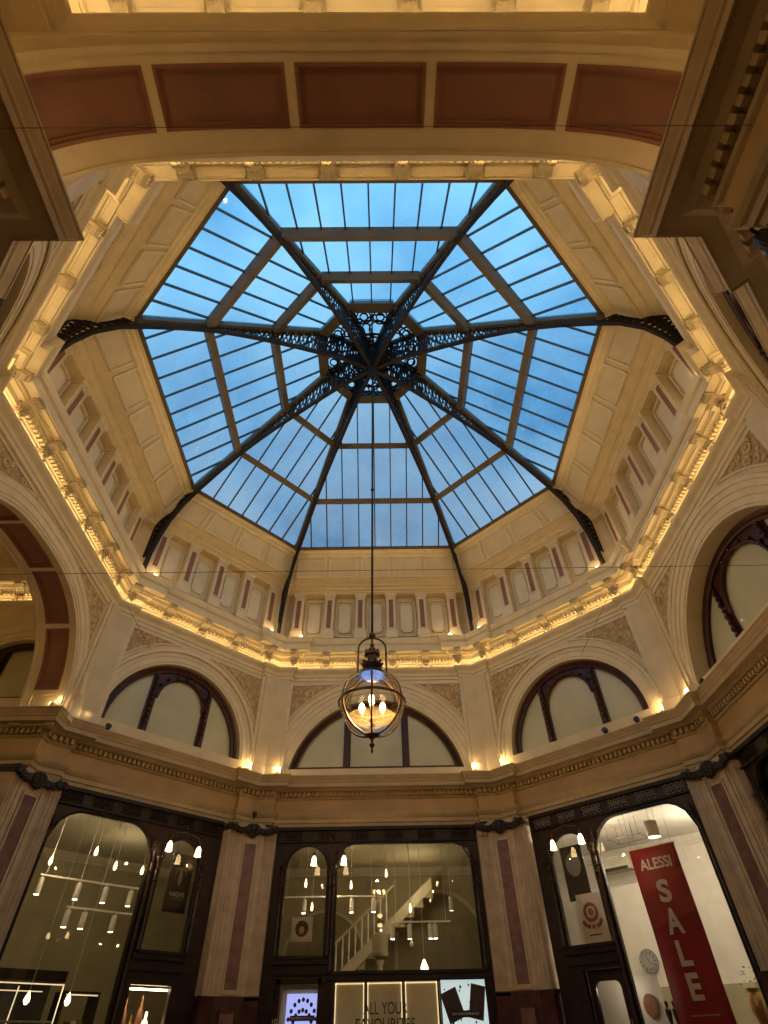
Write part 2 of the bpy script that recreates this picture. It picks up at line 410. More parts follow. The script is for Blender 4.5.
# console mesh: local x along wall, -y towards the room
m = MB()
pr = [(.06, .05), (.0, .07), (-.03, .10), (-.045, .15), (-.035, .20), (-.05, .25), (-.10, .29), (-.17, .31), (-.22, .345), (-.245, .39), (-.24, .43), (-.22, .455), (.06, .455)]
n = len(pr); wd = .062
v = [(-wd if z > .2 else -wd*.8, y, z) for y, z in pr]+[(wd if z > .2 else wd*.8, y, z) for y, z in pr]
m.mesh(v, [tuple(range(n)), tuple(range(n, 2*n))[::-1]]+[(i, (i+1) % n, n+(i+1) % n, n+i) for i in range(n)])
for sx in (-1, 1):
    m.tube([(sx*.066, -.19+.045*math.cos(a), .395+.045*math.sin(a)) for a in [i*.6 for i in range(11)]], .012, 5)
    m.tube([(sx*.056, -.02+.035*math.cos(a), .15+.035*math.sin(a)) for a in [i*.6 for i in range(11)]], .010, 5)
for j, (y, z, r) in enumerate([(-.245, .40, .03), (-.225, .355, .032), (-.17, .325, .032), (-.10, .30, .03), (-.06, .255, .03), (-.05, .20, .03), (-.055, .15, .034), (-.04, .105, .026)]):
    for x in (-.03, 0, .03): m.ball((x, y, z), r*.62, 6)
m.box(-.085, .085, -.25, .06, .43, .462)
m.box(-.09, .09, -.03, .06, .265, .36)
m.ball((0, -.05, .05), .03, 6)
m.v = [(x*1.35, y*1.12, z*1.02) for x, y, z in m.v]; tmp = m.build('console_bracket', pmat('shaded_cream_paint', (.52, .41, .24), .5, var=.1, scale=12), smooth=True); CONSOLE = tmp.data; bpy.data.objects.remove(tmp)  # cream made darker in the colour to stand in for shade on the consoles

mainT = {'left': .29, 'near': .30}; cornT = {k: .14 for k in ORDER}; cornT['left'] = .29; cornT['near'] = .30
pT = octpath((A0, W0), mainT, cornT, .50)
pA = octpath((A0, W0), {'left': .22, 'near': .18}, {**{k: .10 for k in ORDER}, 'left': .22, 'near': .18}, .38)
con = []; den = []
for k in ORDER:
    F = FR_[k]
    if ORDER.index(k) % 2 == 0:
        xs = [-2.14, -1.308, -.436, .436, 1.308, 2.14]
    else: xs = [-1.86, -.92, 0, .92, 1.86]
    off = mainT.get(k, 0); oc = cornT[k]
    con.append((F, xs[1:-1], off)); con.append((F, [xs[0], xs[-1]], oc))
    inner = xs[1:-1]
    for a, b in zip(inner, inner[1:]): den.append((F, a+.09, b-.09, off))
    e = 2.0 if len(xs) == 6 else 1.70
    if oc == off: e = abs(xs[0])-.09
    den.append((F, inner[-1]+.09, e, off)); den.append((F, -e, inner[0]-.09, off))
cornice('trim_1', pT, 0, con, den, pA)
# heavy leaf masks over the corner folds
t1 = bpy.data.objects['trim_1']
# ------------------------------------------------------------------ attic with pilasters, cove
def wa(a): return 2.24+(a-4.6)*.23
def ringloft(mb, prof):
    v = []
    for a, z in prof:
        w = wa(a)
        for x, y in ((a, -w), (a, w), (w, a), (-w, a), (-a, w), (-a, -w), (-w, -a), (w, -a)): v.append((x, y, z))
    n = 8; mb.mesh(v, [(j*n+i, j*n+(i+1) % n, (j+1)*n+(i+1) % n, (j+1)*n+i) for j in range(len(prof)-1) for i in range(n)])
def fa(k, a):
    w = wa(a); return frame(k, (a, w)), half(k, a, w)
m = MB(); ringloft(m, [(5.56, 7.74), (5.56, 7.80), (5.63, 7.83), (5.63, 7.86), (5.84, 7.88), (5.84, 9.38)])
att = m.build('wall_upper', CREAM, kind='structure')
m = MB(); ringloft(m, [(5.86, 9.30), (5.60, 9.30), (5.59, 9.325), (5.56, 9.33), (5.56, 9.365), (5.51, 9.38), (5.49, 9.39), (5.49, 9.425), (5.43, 9.45), (5.39, 9.46), (5.39, 9.485), (5.31, 9.51), (5.25, 9.525), (5.22, 9.53)])
m.build('attic_entablature', CREAM2, att)
m = MB(); ringloft(m, [(5.22, 9.53), (5.205, 9.56), (5.03, 9.815), (4.87, 10.07)])
cove = m.build('ceiling', COVE, kind='structure')
m = MB(); ringloft(m, [(4.88, 10.045), (4.83, 10.05), (4.81, 10.10), (4.74, 10.11), (4.71, 10.15), (4.62, 10.16), (4.59, 10.20), (4.70, 10.24)])
m.build('cove_rim', CREAM2, cove)
for k in ORDER:
    F, h = fa(k, 5.60); diag = ORDER.index(k) % 2 == 1
    nn = 5 if not diag else 4; sp = .868 if not diag else .83
    reds = [(i-nn/2)*sp for i in range(nn+1)]; nich = [(i-(nn-1)/2)*sp for i in range(nn)]
    for x in reds:
        hw = .135
        m = MB(); f = lambda u, e, z: F(u, z, e)
        m.box(x-hw, x+hw, -.26, 0, 8.08, 9.18, f); m.box(x-hw-.03, x+hw+.03, -.26, .035, 7.82, 8.05, f); m.box(x-hw-.015, x+hw+.015, -.26, .02, 8.05, 8.09, f)
        m.box(x-hw-.02, x+hw+.02, -.26, .02, 9.17, 9.22, f); m.box(x-hw-.035, x+hw+.035, -.26, .035, 9.22, 9.31, f)
        p = m.build('attic_pilaster', CREAM2, att)
        m = MB(); m.box(x-.062, x+.062, -.02, .004, 8.15, 9.08, f); m.build('red_inset', RED2, p)
        m = MB()
        for u0, u1, z0, z1 in ((x-.085, x-.062, 8.13, 9.10), (x+.062, x+.085, 8.13, 9.10), (x-.085, x+.085, 8.11, 8.15), (x-.085, x+.085, 9.08, 9.12)): m.box(u0, u1, -.02, .014, z0, z1, f)
        m.build('inset_moulding', CREAM2, p)
    for x in nich:
        m = MB()
        c = .05; a, b, z0, z1 = x-.165, x+.165, 8.12, 9.06
        oc = [(a+c, z0), (b-c, z0), (b-c, z0+c), (b, z0+c), (b, z1-c), (b-c, z1-c), (b-c, z1), (a+c, z1), (a+c, z1-c), (a, z1-c), (a, z0+c), (a+c, z0+c)]
        m.slab(F, oc, -.26, -.19); p = m.build('niche_panel', NICHE, att)
        m = MB(); L = oc+[oc[0]]
        for q0, q1 in zip(L, L[1:]): m.bar(F(*q0, -.19), F(*q1, -.19), .02, .03, up=tuple(F.n)+(0,))
        a, b, z0, z1 = x-.24, x+.24, 8.02, 9.17; L = [(a, z0), (b, z0), (b, z1), (a, z1), (a, z0)]
        for q0, q1 in zip(L, L[1:]): m.bar(F(*q0, -.22), F(*q1, -.22), .05, .06, up=tuple(F.n)+(0,))
        m.build('niche_moulding', CREAM2, p)
    # cove panels
    A1, Z1, A2, Z2 = 5.205, 9.56, 4.870, 10.07
    Fa, h1 = fa(k, A1); Fb, h2 = fa(k, A2)
    npan = 5 if not diag else 4
    def cv(u, q, e):   # u -1..1 across, q 0..1 up, e inward
        p = Fa(u*(h1-.06), Z1, 0).lerp(Fb(u*(h2-.06), Z2, 0), q); nn_ = Vector((-F.n.x*.9, -F.n.y*.9, -.42)); return p+nn_*e
    for i in range(npan):
        u0 = -1+2*(i+.08)/npan; u1 = -1+2*(i+.92)/npan
        m = MB()
        m.hexa([cv(u0, .04, -.03), cv(u1, .04, -.03), cv(u1, .04, .008), cv(u0, .04, .008), cv(u0, .96, -.03), cv(u1, .96, -.03), cv(u1, .96, .008), cv(u0, .96, .008)])
        pn = m.build('cove_panel', COVE, cove)
        m = MB(); L = [(u0, .04), (u1, .04), (u1, .96), (u0, .96), (u0, .04)]
        for q0, q1 in zip(L, L[1:]): m.bar(cv(*q0, .016), cv(*q1, .018), .045, .05)
        m.build('panel_moulding', CREAM2, pn)
m = MB()
for k in ORDER:
    F, h = fa(k, 5.39); s = -h+.03
    while s < h-.03:
        m.box(s, s+.035, -.05, .012, 9.452, 9.487, lambda u, e, z: F(u, z, e)); s += .07
m.build('bead_course', CREAM2, att, kind='stuff')

# ------------------------------------------------------------------ skylight
AG, WG, ZG = 4.60, 2.24, 10.19
AT, WT, ZT = 1.30, .54, 12.97
def gz(a): return ZG+(AG-a)*(ZT-ZG)/(AG-AT)
def gw(a): return WT+(a-AT)*(WG-WT)/(AG-AT)
def gfr(k, a): return frame(k, (a, gw(a))), half(k, a, gw(a))
sky = thing('skylight', (0, 0, ZG), 'octagonal pitched glass skylight with dark iron trusses and blue sky above', 'skylight')
for k in ORDER:
    Fa, ha = gfr(k, AG); Fb, hb = gfr(k, AT)
    m = MB(); m.quad(Fa(-ha, ZG+.03), Fa(ha, ZG+.03), Fb(hb, ZT+.03), Fb(-hb, ZT+.03)); m.build('glass_slope', SKYG, sky)
    # glazing bars, parallel, clipped at the hips
    diag = ORDER.index(k) % 2 == 1; sp = .457
    ap0, ap1 = apo(k, AG, WG), apo(k, AT, WT)
    i = -6
    while i <= 6:
        s = i*sp if not diag else (i+.5)*sp*.98
        i += 1
        if abs(s) > ha-.1: continue
        t1_ = 1. if abs(s) < hb-.05 else (ha-abs(s))/(ha-hb)
        p = Fa(s, ZG); q = Fa(s, ZG).lerp(Fb(s, ZT), t1_)
        mm = MB(); mm.bar(p, q, .028, .06); mm.build('glazing_bar', BAR, sky)
    for a in (3.52, 2.33):
        F, h = gfr(k, a); z = gz(a)
        mm = MB(); mm.bar(F(-h, z-.10), F(h, z-.10), .15, .20, up=tuple(F.n*(ZT-ZG))+((AG-AT),)); mm.build('purlin', IRONB, sky)
    F, h = gfr(k, AT)
    mm = MB(); mm.bar(F(-h, ZT-.08), F(h, ZT-.08), .24, .26); mm.build('ring_beam', IRONB, sky)
    F, h = gfr(k, AG)
    mm = MB(); mm.bar(F(-h, ZG-.01), F(h, ZG-.01), .07, .06); mm.build('eaves_rail', IRONB, sky)
# trusses
cx = [(-1, 1), (1, 1)]
chord = [(5.86, 7.80), (5.84, 8.30), (5.76, 8.75), (5.60, 9.25), (5.30, 9.72), (4.86, 10.12), (4.35, 10.52), (3.77, 10.92), (3.30, 11.16), (2.87, 11.35), (2.35, 11.55), (1.86, 11.72), (1.35, 11.88), (.90, 12.02), (.45, 12.08), (.08, 12.10)]
RG = math.hypot(AG, WG); RT = math.hypot(AT, WT)
def topz(R): return ZG-.03+(RG-R)*(ZT-ZG)/(RG-RT) if R > RT else ZT-.03+(RT-R)*.12
def chz(R):
    for (a, za), (b, zb) in zip(chord, chord[1:]):
        if b <= R <= a: return za+(zb-za)*(a-R)/(a-b) if a > b else za
    return chord[-1][1] if R < .08 else chord[0][1]
angs = [math.atan2(y, x) for x, y in ((AG, WG), (WG, AG), (-WG, AG), (-AG, WG), (-AG, -WG), (-WG, -AG), (WG, -AG), (AG, -WG))]
for an in angs:
    dx, dy = math.cos(an), math.sin(an); side = Vector((-dy, dx, 0))
    P = lambda R, z, e=0.: Vector((dx*R, dy*R, z))+side*e
    m = MB()
    # bottom chord: box section following the curve
    n = len(chord)
    for (a, za), (b, zb) in zip(chord, chord[1:]): m.bar(P(a, za), P(b, zb), .085, .07, up=(0, 0, 1) if abs(a-b) > .1 else (dx, dy, 0))
    rib = m.build('truss_rib', IRON, sky)
    m = MB(); m.bar(P(RG+.02, ZG-.05), P(RT, ZT-.06), .16, .16); m.bar(P(RT, ZT-.03), P(.05, ZT+.12), .10, .10)
    m.build('hip_rafter', IRONB, rib)
    m = MB()
    # lattice between the chords: rings, diagonals and curls
    def web(Ra, Rb, step):
        R = Ra
        while R > Rb:
            zt, zb = topz(R)-.05, chz(R)+.03; g = zt-zb
            if g > .07:
                rr = min(g, step)/2*.92; c = P(R-step/2, (topz(R-step/2)+chz(R-step/2))/2)
                gg = topz(R-step/2)-chz(R-step/2)
                m.tube([c+P(rr*math.cos(q), gg*.44*math.sin(q)) for q in [j*2*PI/10 for j in range(10)]], .013, 4, True)
                if gg > .25:
                    for qx, qz in ((.45, 0), (-.45, 0), (0, .5), (0, -.5)):
                        m.tube([c+P(rr*qx+rr*.42*math.cos(q), gg*.44*(qz+.46*math.sin(q))) for q in [j*2*PI/8 for j in range(8)]], .011, 4, True)
                    m.tube([P(R, zb), P(R-step, topz(R-step)-.05)], .012, 4); m.tube([P(R, zt), P(R-step, chz(R-step)+.03)], .012, 4)
                m.tube([P(R, zb), P(R, zt)], .010, 4)
            R -= step
    web(4.95, 2.95, .16); web(2.95, 1.45, .20); web(1.45, .15, .15)
    # foot bracket: scroll lattice filling the gap up to the cove
    def covR(z): return 6.05 if z < 9.32 else (6.05-(z-9.32)*1.6 if z < 9.53 else 5.71-(z-9.53)*.64)
    def chR(z):
        for (a, za), (b, zb) in zip(chord, chord[1:]):
            if za <= z <= zb: return a+(b-a)*(z-za)/(zb-za)
        return chord[0][0]
    zz = 8.25; fl = []
    while zz < 10.0:
        Rc = chR(zz); Ro = max(Rc+.05, covR(zz)-.01); w_ = Ro-Rc; fl.append(P(Ro, zz))
        c = P((Rc+Ro)/2, zz+.06)
        for sc in (1., .5): m.tube([c+P(w_*.46*sc*math.cos(q), .075*sc*math.sin(q)) for q in [j*2*PI/8 for j in range(8)]], .014, 4, True)
        m.tube([P(Rc, zz-.02), P(Ro, zz+.12)], .010, 4); m.tube([P(Rc, zz+.12), P(Ro, zz)], .010, 4)
        zz += .14
    m.tube(fl, .022, 4)
    m.build('lattice_web', IRON, rib)
# hub: pendant boss, pierced rosette and cap
m = MB(); m.lathe([(.001, 11.66), (.05, 11.68), (.07, 11.76), (.05, 11.84), (.09, 11.92), (.13, 12.02), (.14, 12.16), (.10, 12.3), (.10, 12.6), (.2, 12.9), (.2, 13.1), (.001, 13.12)], 16)
hub = m.build('hub_boss', IRON, sky, smooth=True)
m = MB()
for rr, c_, n_ in ((.40, .72, 8), (.17, .42, 12), (.18, 1.05, 16)):
    for i in range(n_):
        a = 2*PI*i/n_+.2; cxx, cyy = c_*math.cos(a), c_*math.sin(a)
        for sc in (1., .55):
            m.tube([(cxx+rr*sc*math.cos(q), cyy+rr*sc*math.sin(q), 12.86) for q in [j*2*PI/10 for j in range(10)]], .022, 4, True)
for rr in (.3, .6, .95, 1.25): m.tube([(rr*math.cos(q), rr*math.sin(q), 12.86) for q in [j*2*PI/24 for j in range(24)]], .03, 4, True)
m.build('pierced_rosette', IRON, hub)
m = MB(); v = [(AT, -WT), (AT, WT), (WT, AT), (-WT, AT), (-AT, WT), (-AT, -WT), (-WT, -AT), (WT, -AT)]
m.mesh([(*p, ZT+.03) for p in v]+[(0, 0, ZT+.35)], [(i, (i+1) % 8, 8) for i in range(8)]); m.build('glass_cap', SKYG, sky)
m = MB()
for i in range(16):
    a = 2*PI*i/16; m.bar((.18*math.cos(a), .18*math.sin(a), ZT+.2), (1.3*math.cos(a), 1.3*math.sin(a), ZT+.02), .035, .05)
m.build('cap_bars', IRON, sky)

# ------------------------------------------------------------------ shop cornice (entablature)
SPROF = [(-.20, 3.40), (.0, 3.40), (.0, 3.47), (.025, 3.48), (.025, 3.55), (.05, 3.57), (.075, 3.61), (.085, 3.64), (.02, 3.655), (.0, 3.67), (.0, 3.93), (.03, 3.95), (.045, 3.975), (.015, 3.985), (.015, 4.08), (.09, 4.09), (.12, 4.115), (.14, 4.13), (.26, 4.135), (.27, 4.125), (.28, 4.125), (.28, 4.20), (.295, 4.215), (.30, 4.24), (.325, 4.29), (.335, 4.32), (.345, 4.325), (.345, 4.35), (.30, 4.36), (0, 4.36), (-.2, 4.36)]
BS = (AS, WS)
cS = {k: .12 for k in ORDER}; cS['left'] = .14; cS['near'] = .07
mS = {'left': .14, 'near': .07}
HW = 2.43              # half width of the arcades leading off
def corner_pt(i, base=BS, c=cS): return isect(NRM[ORDER[i]], apo(ORDER[i], *base)-c[ORDER[i]], NRM[ORDER[(i+1) % 8]], apo(ORDER[(i+1) % 8], *base)-c[ORDER[(i+1) % 8]])
yN = -(AS-.07); xL = -(AS-.14)
core = octpath(BS, mS, cS, .42, ['near_right', 'right', 'far_right', 'far', 'far_left'], closed=False)
pathA = [Vector((HW, -13)), Vector((HW, yN))]+core+[Vector((xL, HW)), Vector((-13, HW))]
coreB = octpath(BS, mS, cS, .42, ['near_left'], closed=False)
pathB = [Vector((-13, -HW)), Vector((xL, -HW))]+coreB+[Vector((-HW, yN)), Vector((-HW, -13))]
for nm, path in (('trim_2', pathA), ('trim_3', pathB)):
    m = MB(); sweep(m, path, SPROF, False)
    # paint: soffit stays the same paint as the corona
    t = m.build(nm, GOLDC, kind='structure')
    m = MB(); sweep(m, path, [(.004, 3.69), (.004, 3.91)], False); m.build('frieze', OCHRE, t)
    m = MB()
    for a, b in zip(path, path[1:]):
        L = (b-a).length; d = (b-a)/L; nn = Vector((-d.y, d.x)); k = int(L/.095)
        if L < .14: continue
        if L > 5: a = b-d*4.0 if (a-b).length > 5 and path.index(b) == 1 else a; L = min(L, 4.0); k = int(L/.095)
        for i in range(k):
            p = a+d*(L*(i+.5)/k)
            mm = lambda u, e, z: Vector((*(p+d*u+nn*e), z))
            m.box(-.028, .028, .01, .095, 3.99, 4.075, mm)
    m.build('dentil_course', GOLDC, t, kind='stuff')

# ------------------------------------------------------------------ shop storey corner pilasters
for i in range(8):
    ka, kb = ORDER[i], ORDER[(i+1) % 8]; f = corner_pt(i); f0 = corner_pt(i)
    na, nb = NRM[ka], NRM[kb]; ta = Vector((-na.y, na.x)); tb = Vector((-nb.y, nb.x)); nm_ = (na+nb).normalized(); tm = Vector((nm_.y, -nm_.x))
    t = thing('corner_pilaster', (f.x, f.y, FLOOR), None, None, kind='structure'); t.name = 'trim_%d' % (10+i)
    def cham(cw, back, ext):     # plan polygon of a chamfered pier
        ea = min(ext, .17) if ka == 'near' else ext; eb = min(ext, .17) if kb == 'near' else ext
        a = f-ta*ea; b = f+tb*eb; c0 = f+nm_*.035
        return [tuple(a+na*back), tuple(a), tuple(f-ta*min(cw, ea-.01)), tuple(f+tb*min(cw, eb-.01)), tuple(b), tuple(b+nb*back)]
    oa = ob = .53
    m = MB(); m.prism(cham(.30, .35, .53), .72, 3.30); m.prism(cham(.31, .35, .50), 3.30, 3.40); m.build('pilaster_shaft', PILC, t)
    # flutes on the flanks
    m = MB()
    for sgn, nn_, tt in ((-1, na, -ta), (1, nb, tb)):
        if (ka == 'near' and sgn < 0) or (kb == 'near' and sgn > 0): continue
        for u in (.36, .43, .50):
            p = f+tt*u; q = f+tt*(u+.018)
            m.prism([tuple(p-nn_*.014), tuple(q-nn_*.014), tuple(q+nn_*.01), tuple(p+nn_*.01)], .74, 3.22)
    m.build('shaft_reeding', PILC, t)
    # centre panel
    near_ = 'near' in (ka, kb); eA = .16 if ka == 'near' else .30; eB = .16 if kb == 'near' else .30
    mid = ((f-ta*eA)+(f+tb*eB))/2
    if near_: tm = ((f-ta*eA)-(f+tb*eB)).normalized(); nm_ = Vector((tm.y, -tm.x)); nm_ = nm_ if nm_.dot(f) > 0 else -nm_
    G = lambda s, z, d: Vector((*(mid-nm_*d+tm*s), z))
    m = MB(); m.box(-.115, .115, .80, 3.05, 0, .006, lambda s, z, d: G(s, z, d)); [m.box(u-.010, u+.010, .84, 3.0, .004, .011, G) for u in (-.06, -.02, .02, .06)]; m.build('plum_panel', PLUM, t)
    m = MB()
    for u0, u1, z0, z1 in ((-.15, -.115, .76, 3.09), (.115, .15, .76, 3.09), (-.15, .15, .74, .80), (-.15, .15, 3.05, 3.10)): m.box(u0, u1, z0, z1, 0, .025, G)
    m.box(-.25, -.18, .76, 3.18, 0, .018, G); m.box(.18, .25, .76, 3.18, 0, .018, G)
    m.build('panel_frame', PILC, t)
    # bronze garland capital
    m = MB()
    A = f-ta*(.17 if ka == 'near' else .52); B = f+tb*(.17 if kb == 'near' else .52); pts = [A, f-ta*min(.26, eA), mid, f+tb*min(.26, eB), B]
    def at(u):
        u *= 4; j = min(3, int(u)); return pts[j].lerp(pts[j+1], u-j)
    for j in range(25):
        u = j/24; p = at(u)-nm_*.045; z = 3.315+.022*math.cos(u*PI*4)
        m.ball((p.x, p.y, z), random.uniform(.045, .062), 6)
        m.ball((p.x-nm_.x*.02, p.y-nm_.y*.02, z-.05+.02*(j % 2)), .036, 6)
    c = mid-nm_*.06
    for dz, r, w_ in ((.09, .03, .05), (.05, .05, .09), (0, .06, .11), (-.05, .055, .08), (-.10, .04, .045), (-.14, .025, .0)):
        for e in (-w_, 0, w_): m.ball((c.x+tm.x*e, c.y+tm.y*e, 3.30+dz), r, 8)
    for u in (.06, .5, .94):
        p = at(u)-nm_*.05
        for e in (-.05, .05):
            m.tube([(p.x+tm.x*(e+.035*math.cos(q)), p.y+tm.y*(e+.035*math.cos(q)), 3.37+.03*math.sin(q)) for q in [j*.7 for j in range(9)]], .011, 5)
    m.prism(cham(.315, .30, .545), 3.275, 3.355); m.build('garland_capital', BRONZE, t)
    m = MB(); m.prism(cham(.28, .35, .54), 3.14, 3.165); m.prism(cham(.28, .35, .56), 3.385, 3.43); m.build('capital_fillet', PILC, t)
    m = MB(); m.prism(cham(.27, .35, .55), FLOOR, .70); m.prism(cham(.29, .37, .57), .66, .72)
    m.build('pedestal', MARBLE, t)
    m = MB(); m.box(-.12, .12, -.6, .5, 0, .02, lambda s, z, d: G(s, z, d+.01)); m.build('pedestal_panel', PLUM, t)
    m = MB()
    for u0, u1, z0, z1 in ((-.15, -.12, -.64, .54), (.12, .15, -.64, .54), (-.15, .15, .5, .54), (-.15, .15, -.64, -.6)): m.box(u0, u1, z0, z1, 0, .03, lambda s, z, d: G(s, z, d+.01))
    m.build('pedestal_moulding', MARBLE, t)

# ------------------------------------------------------------------ lunette windows
def plate(mb, F, s0, s1, zbot, ztop, openings, d0, d1, n=64):
    """plate from zbot to ztop(s) minus openings [(a, b, z0, topfn)]"""
    xs = {s0, s1}
    for i in range(n+1): xs.add((s0+s1)/2-(s1-s0)/2*math.cos(PI*i/n))
    for a, b, z0, tf in openings:
        for i in range(15): xs.add((a+b)/2-(b-a)/2*math.cos(PI*i/14))
    xs = sorted(x for x in xs if s0-1e-6 <= x <= s1+1e-6)
    for a, b in zip(xs, xs[1:]):
        if b-a < 1e-5: continue
        m = (a+b)/2; ta, tb = ztop(a), ztop(b); lo = (zbot, zbot); hit = None
        for A, B, z0, tf in openings:
            if A < m < B: hit = (z0, tf)
        if hit:
            z0, tf = hit; ua, ub = min(max(tf(a), z0), ta), min(max(tf(b), z0), tb)
            if z0 > zbot: mb.slab(F, [(a, zbot), (b, zbot), (b, z0), (a, z0)], d0, d1)
            if ta-ua > 1e-4 or tb-ub > 1e-4: mb.slab(F, [(a, ua), (b, ub), (b, tb), (a, ta)], d0, d1)
        elif max(ta, tb) > zbot+1e-4: mb.slab(F, [(a, zbot), (b, zbot), (b, max(tb, zbot)), (a, max(ta, zbot))], d0, d1)
def lunette(num, F, r, zc, depth, zb, rounded, c=0.):
    top = arc_top(r+.03, zc, c); o_ = r-.13
    inner = lambda s: zc+math.sqrt(max(0, (r-.15)**2-(s-c)**2))
    mw = .17; x1 = .44*r if rounded else .30*r*1.12
    e = math.sqrt(max(0, (r-.15)**2-(zb+.10-zc)**2)) if zb+.1 > zc else r-.15
    op = []
    if rounded: mid = round_top(c-x1+mw, c+x1-mw, zc+r-.30, x1-mw)
    else: mid = inner
    if rounded: x1 = .40*r; mid = round_top(c-x1+mw/2, c+x1-mw/2, zc+r-.27, x1-mw/2)
    op.append((c-x1+mw/2, c+x1-mw/2, zb+.10, mid)); op.append((c-e, c-x1-mw/2, zb+.10, inner)); op.append((c+x1+mw/2, c+e, zb+.10, inner))
    m = MB(); plate(m, F, c-r-.03, c+r+.03, zb, top, op, depth-.07, depth)
    w = m.build('window_%d' % num, LWOOD, kind='structure')
    m = MB()
    for sx in (-1, 1):   # mullions, arch hood and foliage lumps
        x = c+sx*x1; zt = inner(x)-.02
        m.box(x-.03, x+.03, zb+.05, zt, 0, .06, lambda s, z, d: F(s, z, depth+d))
        if rounded:
            for j in range(9):
                z = zb+.25+j*.12
                if z < zt: m.ball(F(x, z, depth+.06), .035+.012*(j % 2), 6)
    arch_band(m, F, [(r-.16, depth), (r-.16, depth+.035), (r-.12, depth+.05), (r-.06, depth+.03), (r-.02, depth+.045), (r, depth)], zc, zb, c=c)
    m.box(c-r, c+r, zb, zb+.05, 0, .06, lambda s, z, d: F(s, z, depth+d))
    if rounded:
        x2 = x1-mw/2; zt = zc+r-.27; pts = [F(c+x2*math.cos(q), zt-x2+x2*math.sin(q), depth+.02) for q in [j*PI/12 for j in range(13)]]
        m.tube(pts, .035, 6)
        for j in range(9):
            q = PI*(j+.5)/9; m.ball(F(c+(x2+.05)*math.cos(q), zt-x2+(x2+.05)*math.sin(q), depth+.03), .04, 6)
    m.build('mullion_moulding', LWOOD, w, smooth=True)
    for A, B, z0, tf in op:
        m = MB(); N = 14; xs = [A-.01+(B-A+.02)*i/N for i in range(N+1)]
        m.slab(F, [(x, tf(min(max(x, A+.001), B-.001))+.01) for x in xs]+[(B+.01, z0-.01), (A-.01, z0-.01)], depth-.05, depth-.035)
        m.build('pane', FROST, w)
    return w
wn = 1
for k in ORDER:
    if k in ('left', 'near'): continue
    diag = ORDER.index(k) % 2 == 1; r, zc = (RD, ZD) if diag else (RC, ZC)
    lunette(wn, FR_[k], r, zc, -.32 if k == 'right' else -.13, 4.54 if not diag else 4.55, diag or k == 'right'); wn += 1
    m = MB(); F = FR_[k]; m.box(-r-.02, r+.02, 4.2, 4.545, -.5, .02, lambda s, z, d: F(s, z, d)); m.build('window_sill', CREAM, bpy.data.objects['wall_'+k])

# ------------------------------------------------------------------ panelled soffits of the two open arches
def soffit(k, front, e0, e1, depth, cuts):
    F = FR_[k]; w = bpy.data.objects['wall_'+k]; at, LL = se_table(SHAPE[k])
    def Q(l, e, h=0.):
        x, z, nx, nz = at(l); return F(x-nx*h, z-nz*h, front-e)
    def patch(mb, a0, a1, x0, x1, h0, h1, n=14):
        for i in range(n):
            p, q = a0+(a1-a0)*i/n, a0+(a1-a0)*(i+1)/n
            mb.hexa([Q(p, x0, h0), Q(q, x0, h0), Q(q, x1, h0), Q(p, x1, h0), Q(p, x0, h1), Q(q, x0, h1), Q(q, x1, h1), Q(p, x1, h1)])
    m = MB(); patch(m, -LL, LL, 0, e0, -.01, .04, 80); patch(m, -LL, LL, e1, depth, -.01, .04, 80)
    patch(m, -LL, LL, .0, .035, .04, .055, 80); patch(m, -LL, LL, depth-.05, depth, .04, .06, 80)
    hw = .045
    for c in cuts: patch(m, c-hw, c+hw, e0, e1, -.01, .04, 2)
    m.build('soffit_band', CREAM, w)
    for a, b in zip(cuts, cuts[1:]):
        a += hw; b -= hw
        m = MB(); patch(m, a, b, e0, e1, -.01, .004); p = m.build('soffit_panel', RED, w)
        m = MB(); t = .030
        for h, o in ((.048, 0), (.022, .030)):
            patch(m, a+o, b-o, e0+o, e0+o+t, 0, h); patch(m, a+o, b-o, e1-o-t, e1-o, 0, h)
            patch(m, a+o, a+o+t, e0+o, e1-o, 0, h, 2); patch(m, b-o-t, b-o, e0+o, e1-o, 0, h, 2)
        m.build('panel_moulding', RED2, p)
soffit('near', .10, .22, .70, .83, (-3.12, -1.88, -.635, .635, 1.88, 3.12))
soffit('left', .20, .14, .58, .75, (-3.1, -1.86, -.62, .62, 1.86, 3.1))

# ------------------------------------------------------------------ arcades leading off
def simple_box(name, x0, x1, y0, y1, z0, z1, mat, kind='structure'):
    m = MB(); m.box(x0, x1, y0, y1, z0, z1); return m.build(name, mat, kind=kind)
CH = 6.33
# near arcade: shop fronts below, wide bay above
for sx, nm in ((1, 'right'), (-1, 'left')):
    simple_box('wall_near_arcade_'+nm, sx*2.5, sx*2.7, -13, yN-.3, FLOOR, 3.42, WOOD)
    simple_box('wall_near_bay_'+nm, sx*3.3, sx*3.5, -13, -6.5, 3.3, CH+.2, CREAM)
    simple_box('wall_near_return_'+nm, sx*2.74, sx*3.5, -6.56, -6.46, 4.2, CH+.2, CREAM)
simple_box('wall_near_end', -3.5, 3.5, -13.2, -13, FLOOR, 9, CREAM)
Fn = FR_['near']
m = MB(); SN = SHAPE['near']; holed(m, Fn, -3.4, 3.4, 4.2, CH, -SN[0], SN[0], ZC, se_top(*SN), -.80, -.70)
m.build('wall_near_spandrel', CREAM, kind='structure')
HX, HY0, HY1 = 2.72, -6.60, -12.2
m = MB(); m.box(-3.5, -HX-.06, -13, -6.45, CH-.02, CH+.2); m.box(HX+.06, 3.5, -13, -6.45, CH-.02, CH+.2); m.box(-HX-.06, HX+.06, HY0-.02, -6.45, CH-.02, CH+.2); m.box(-HX-.06, HX+.06, -13, HY1-.05, CH-.02, CH+.2)
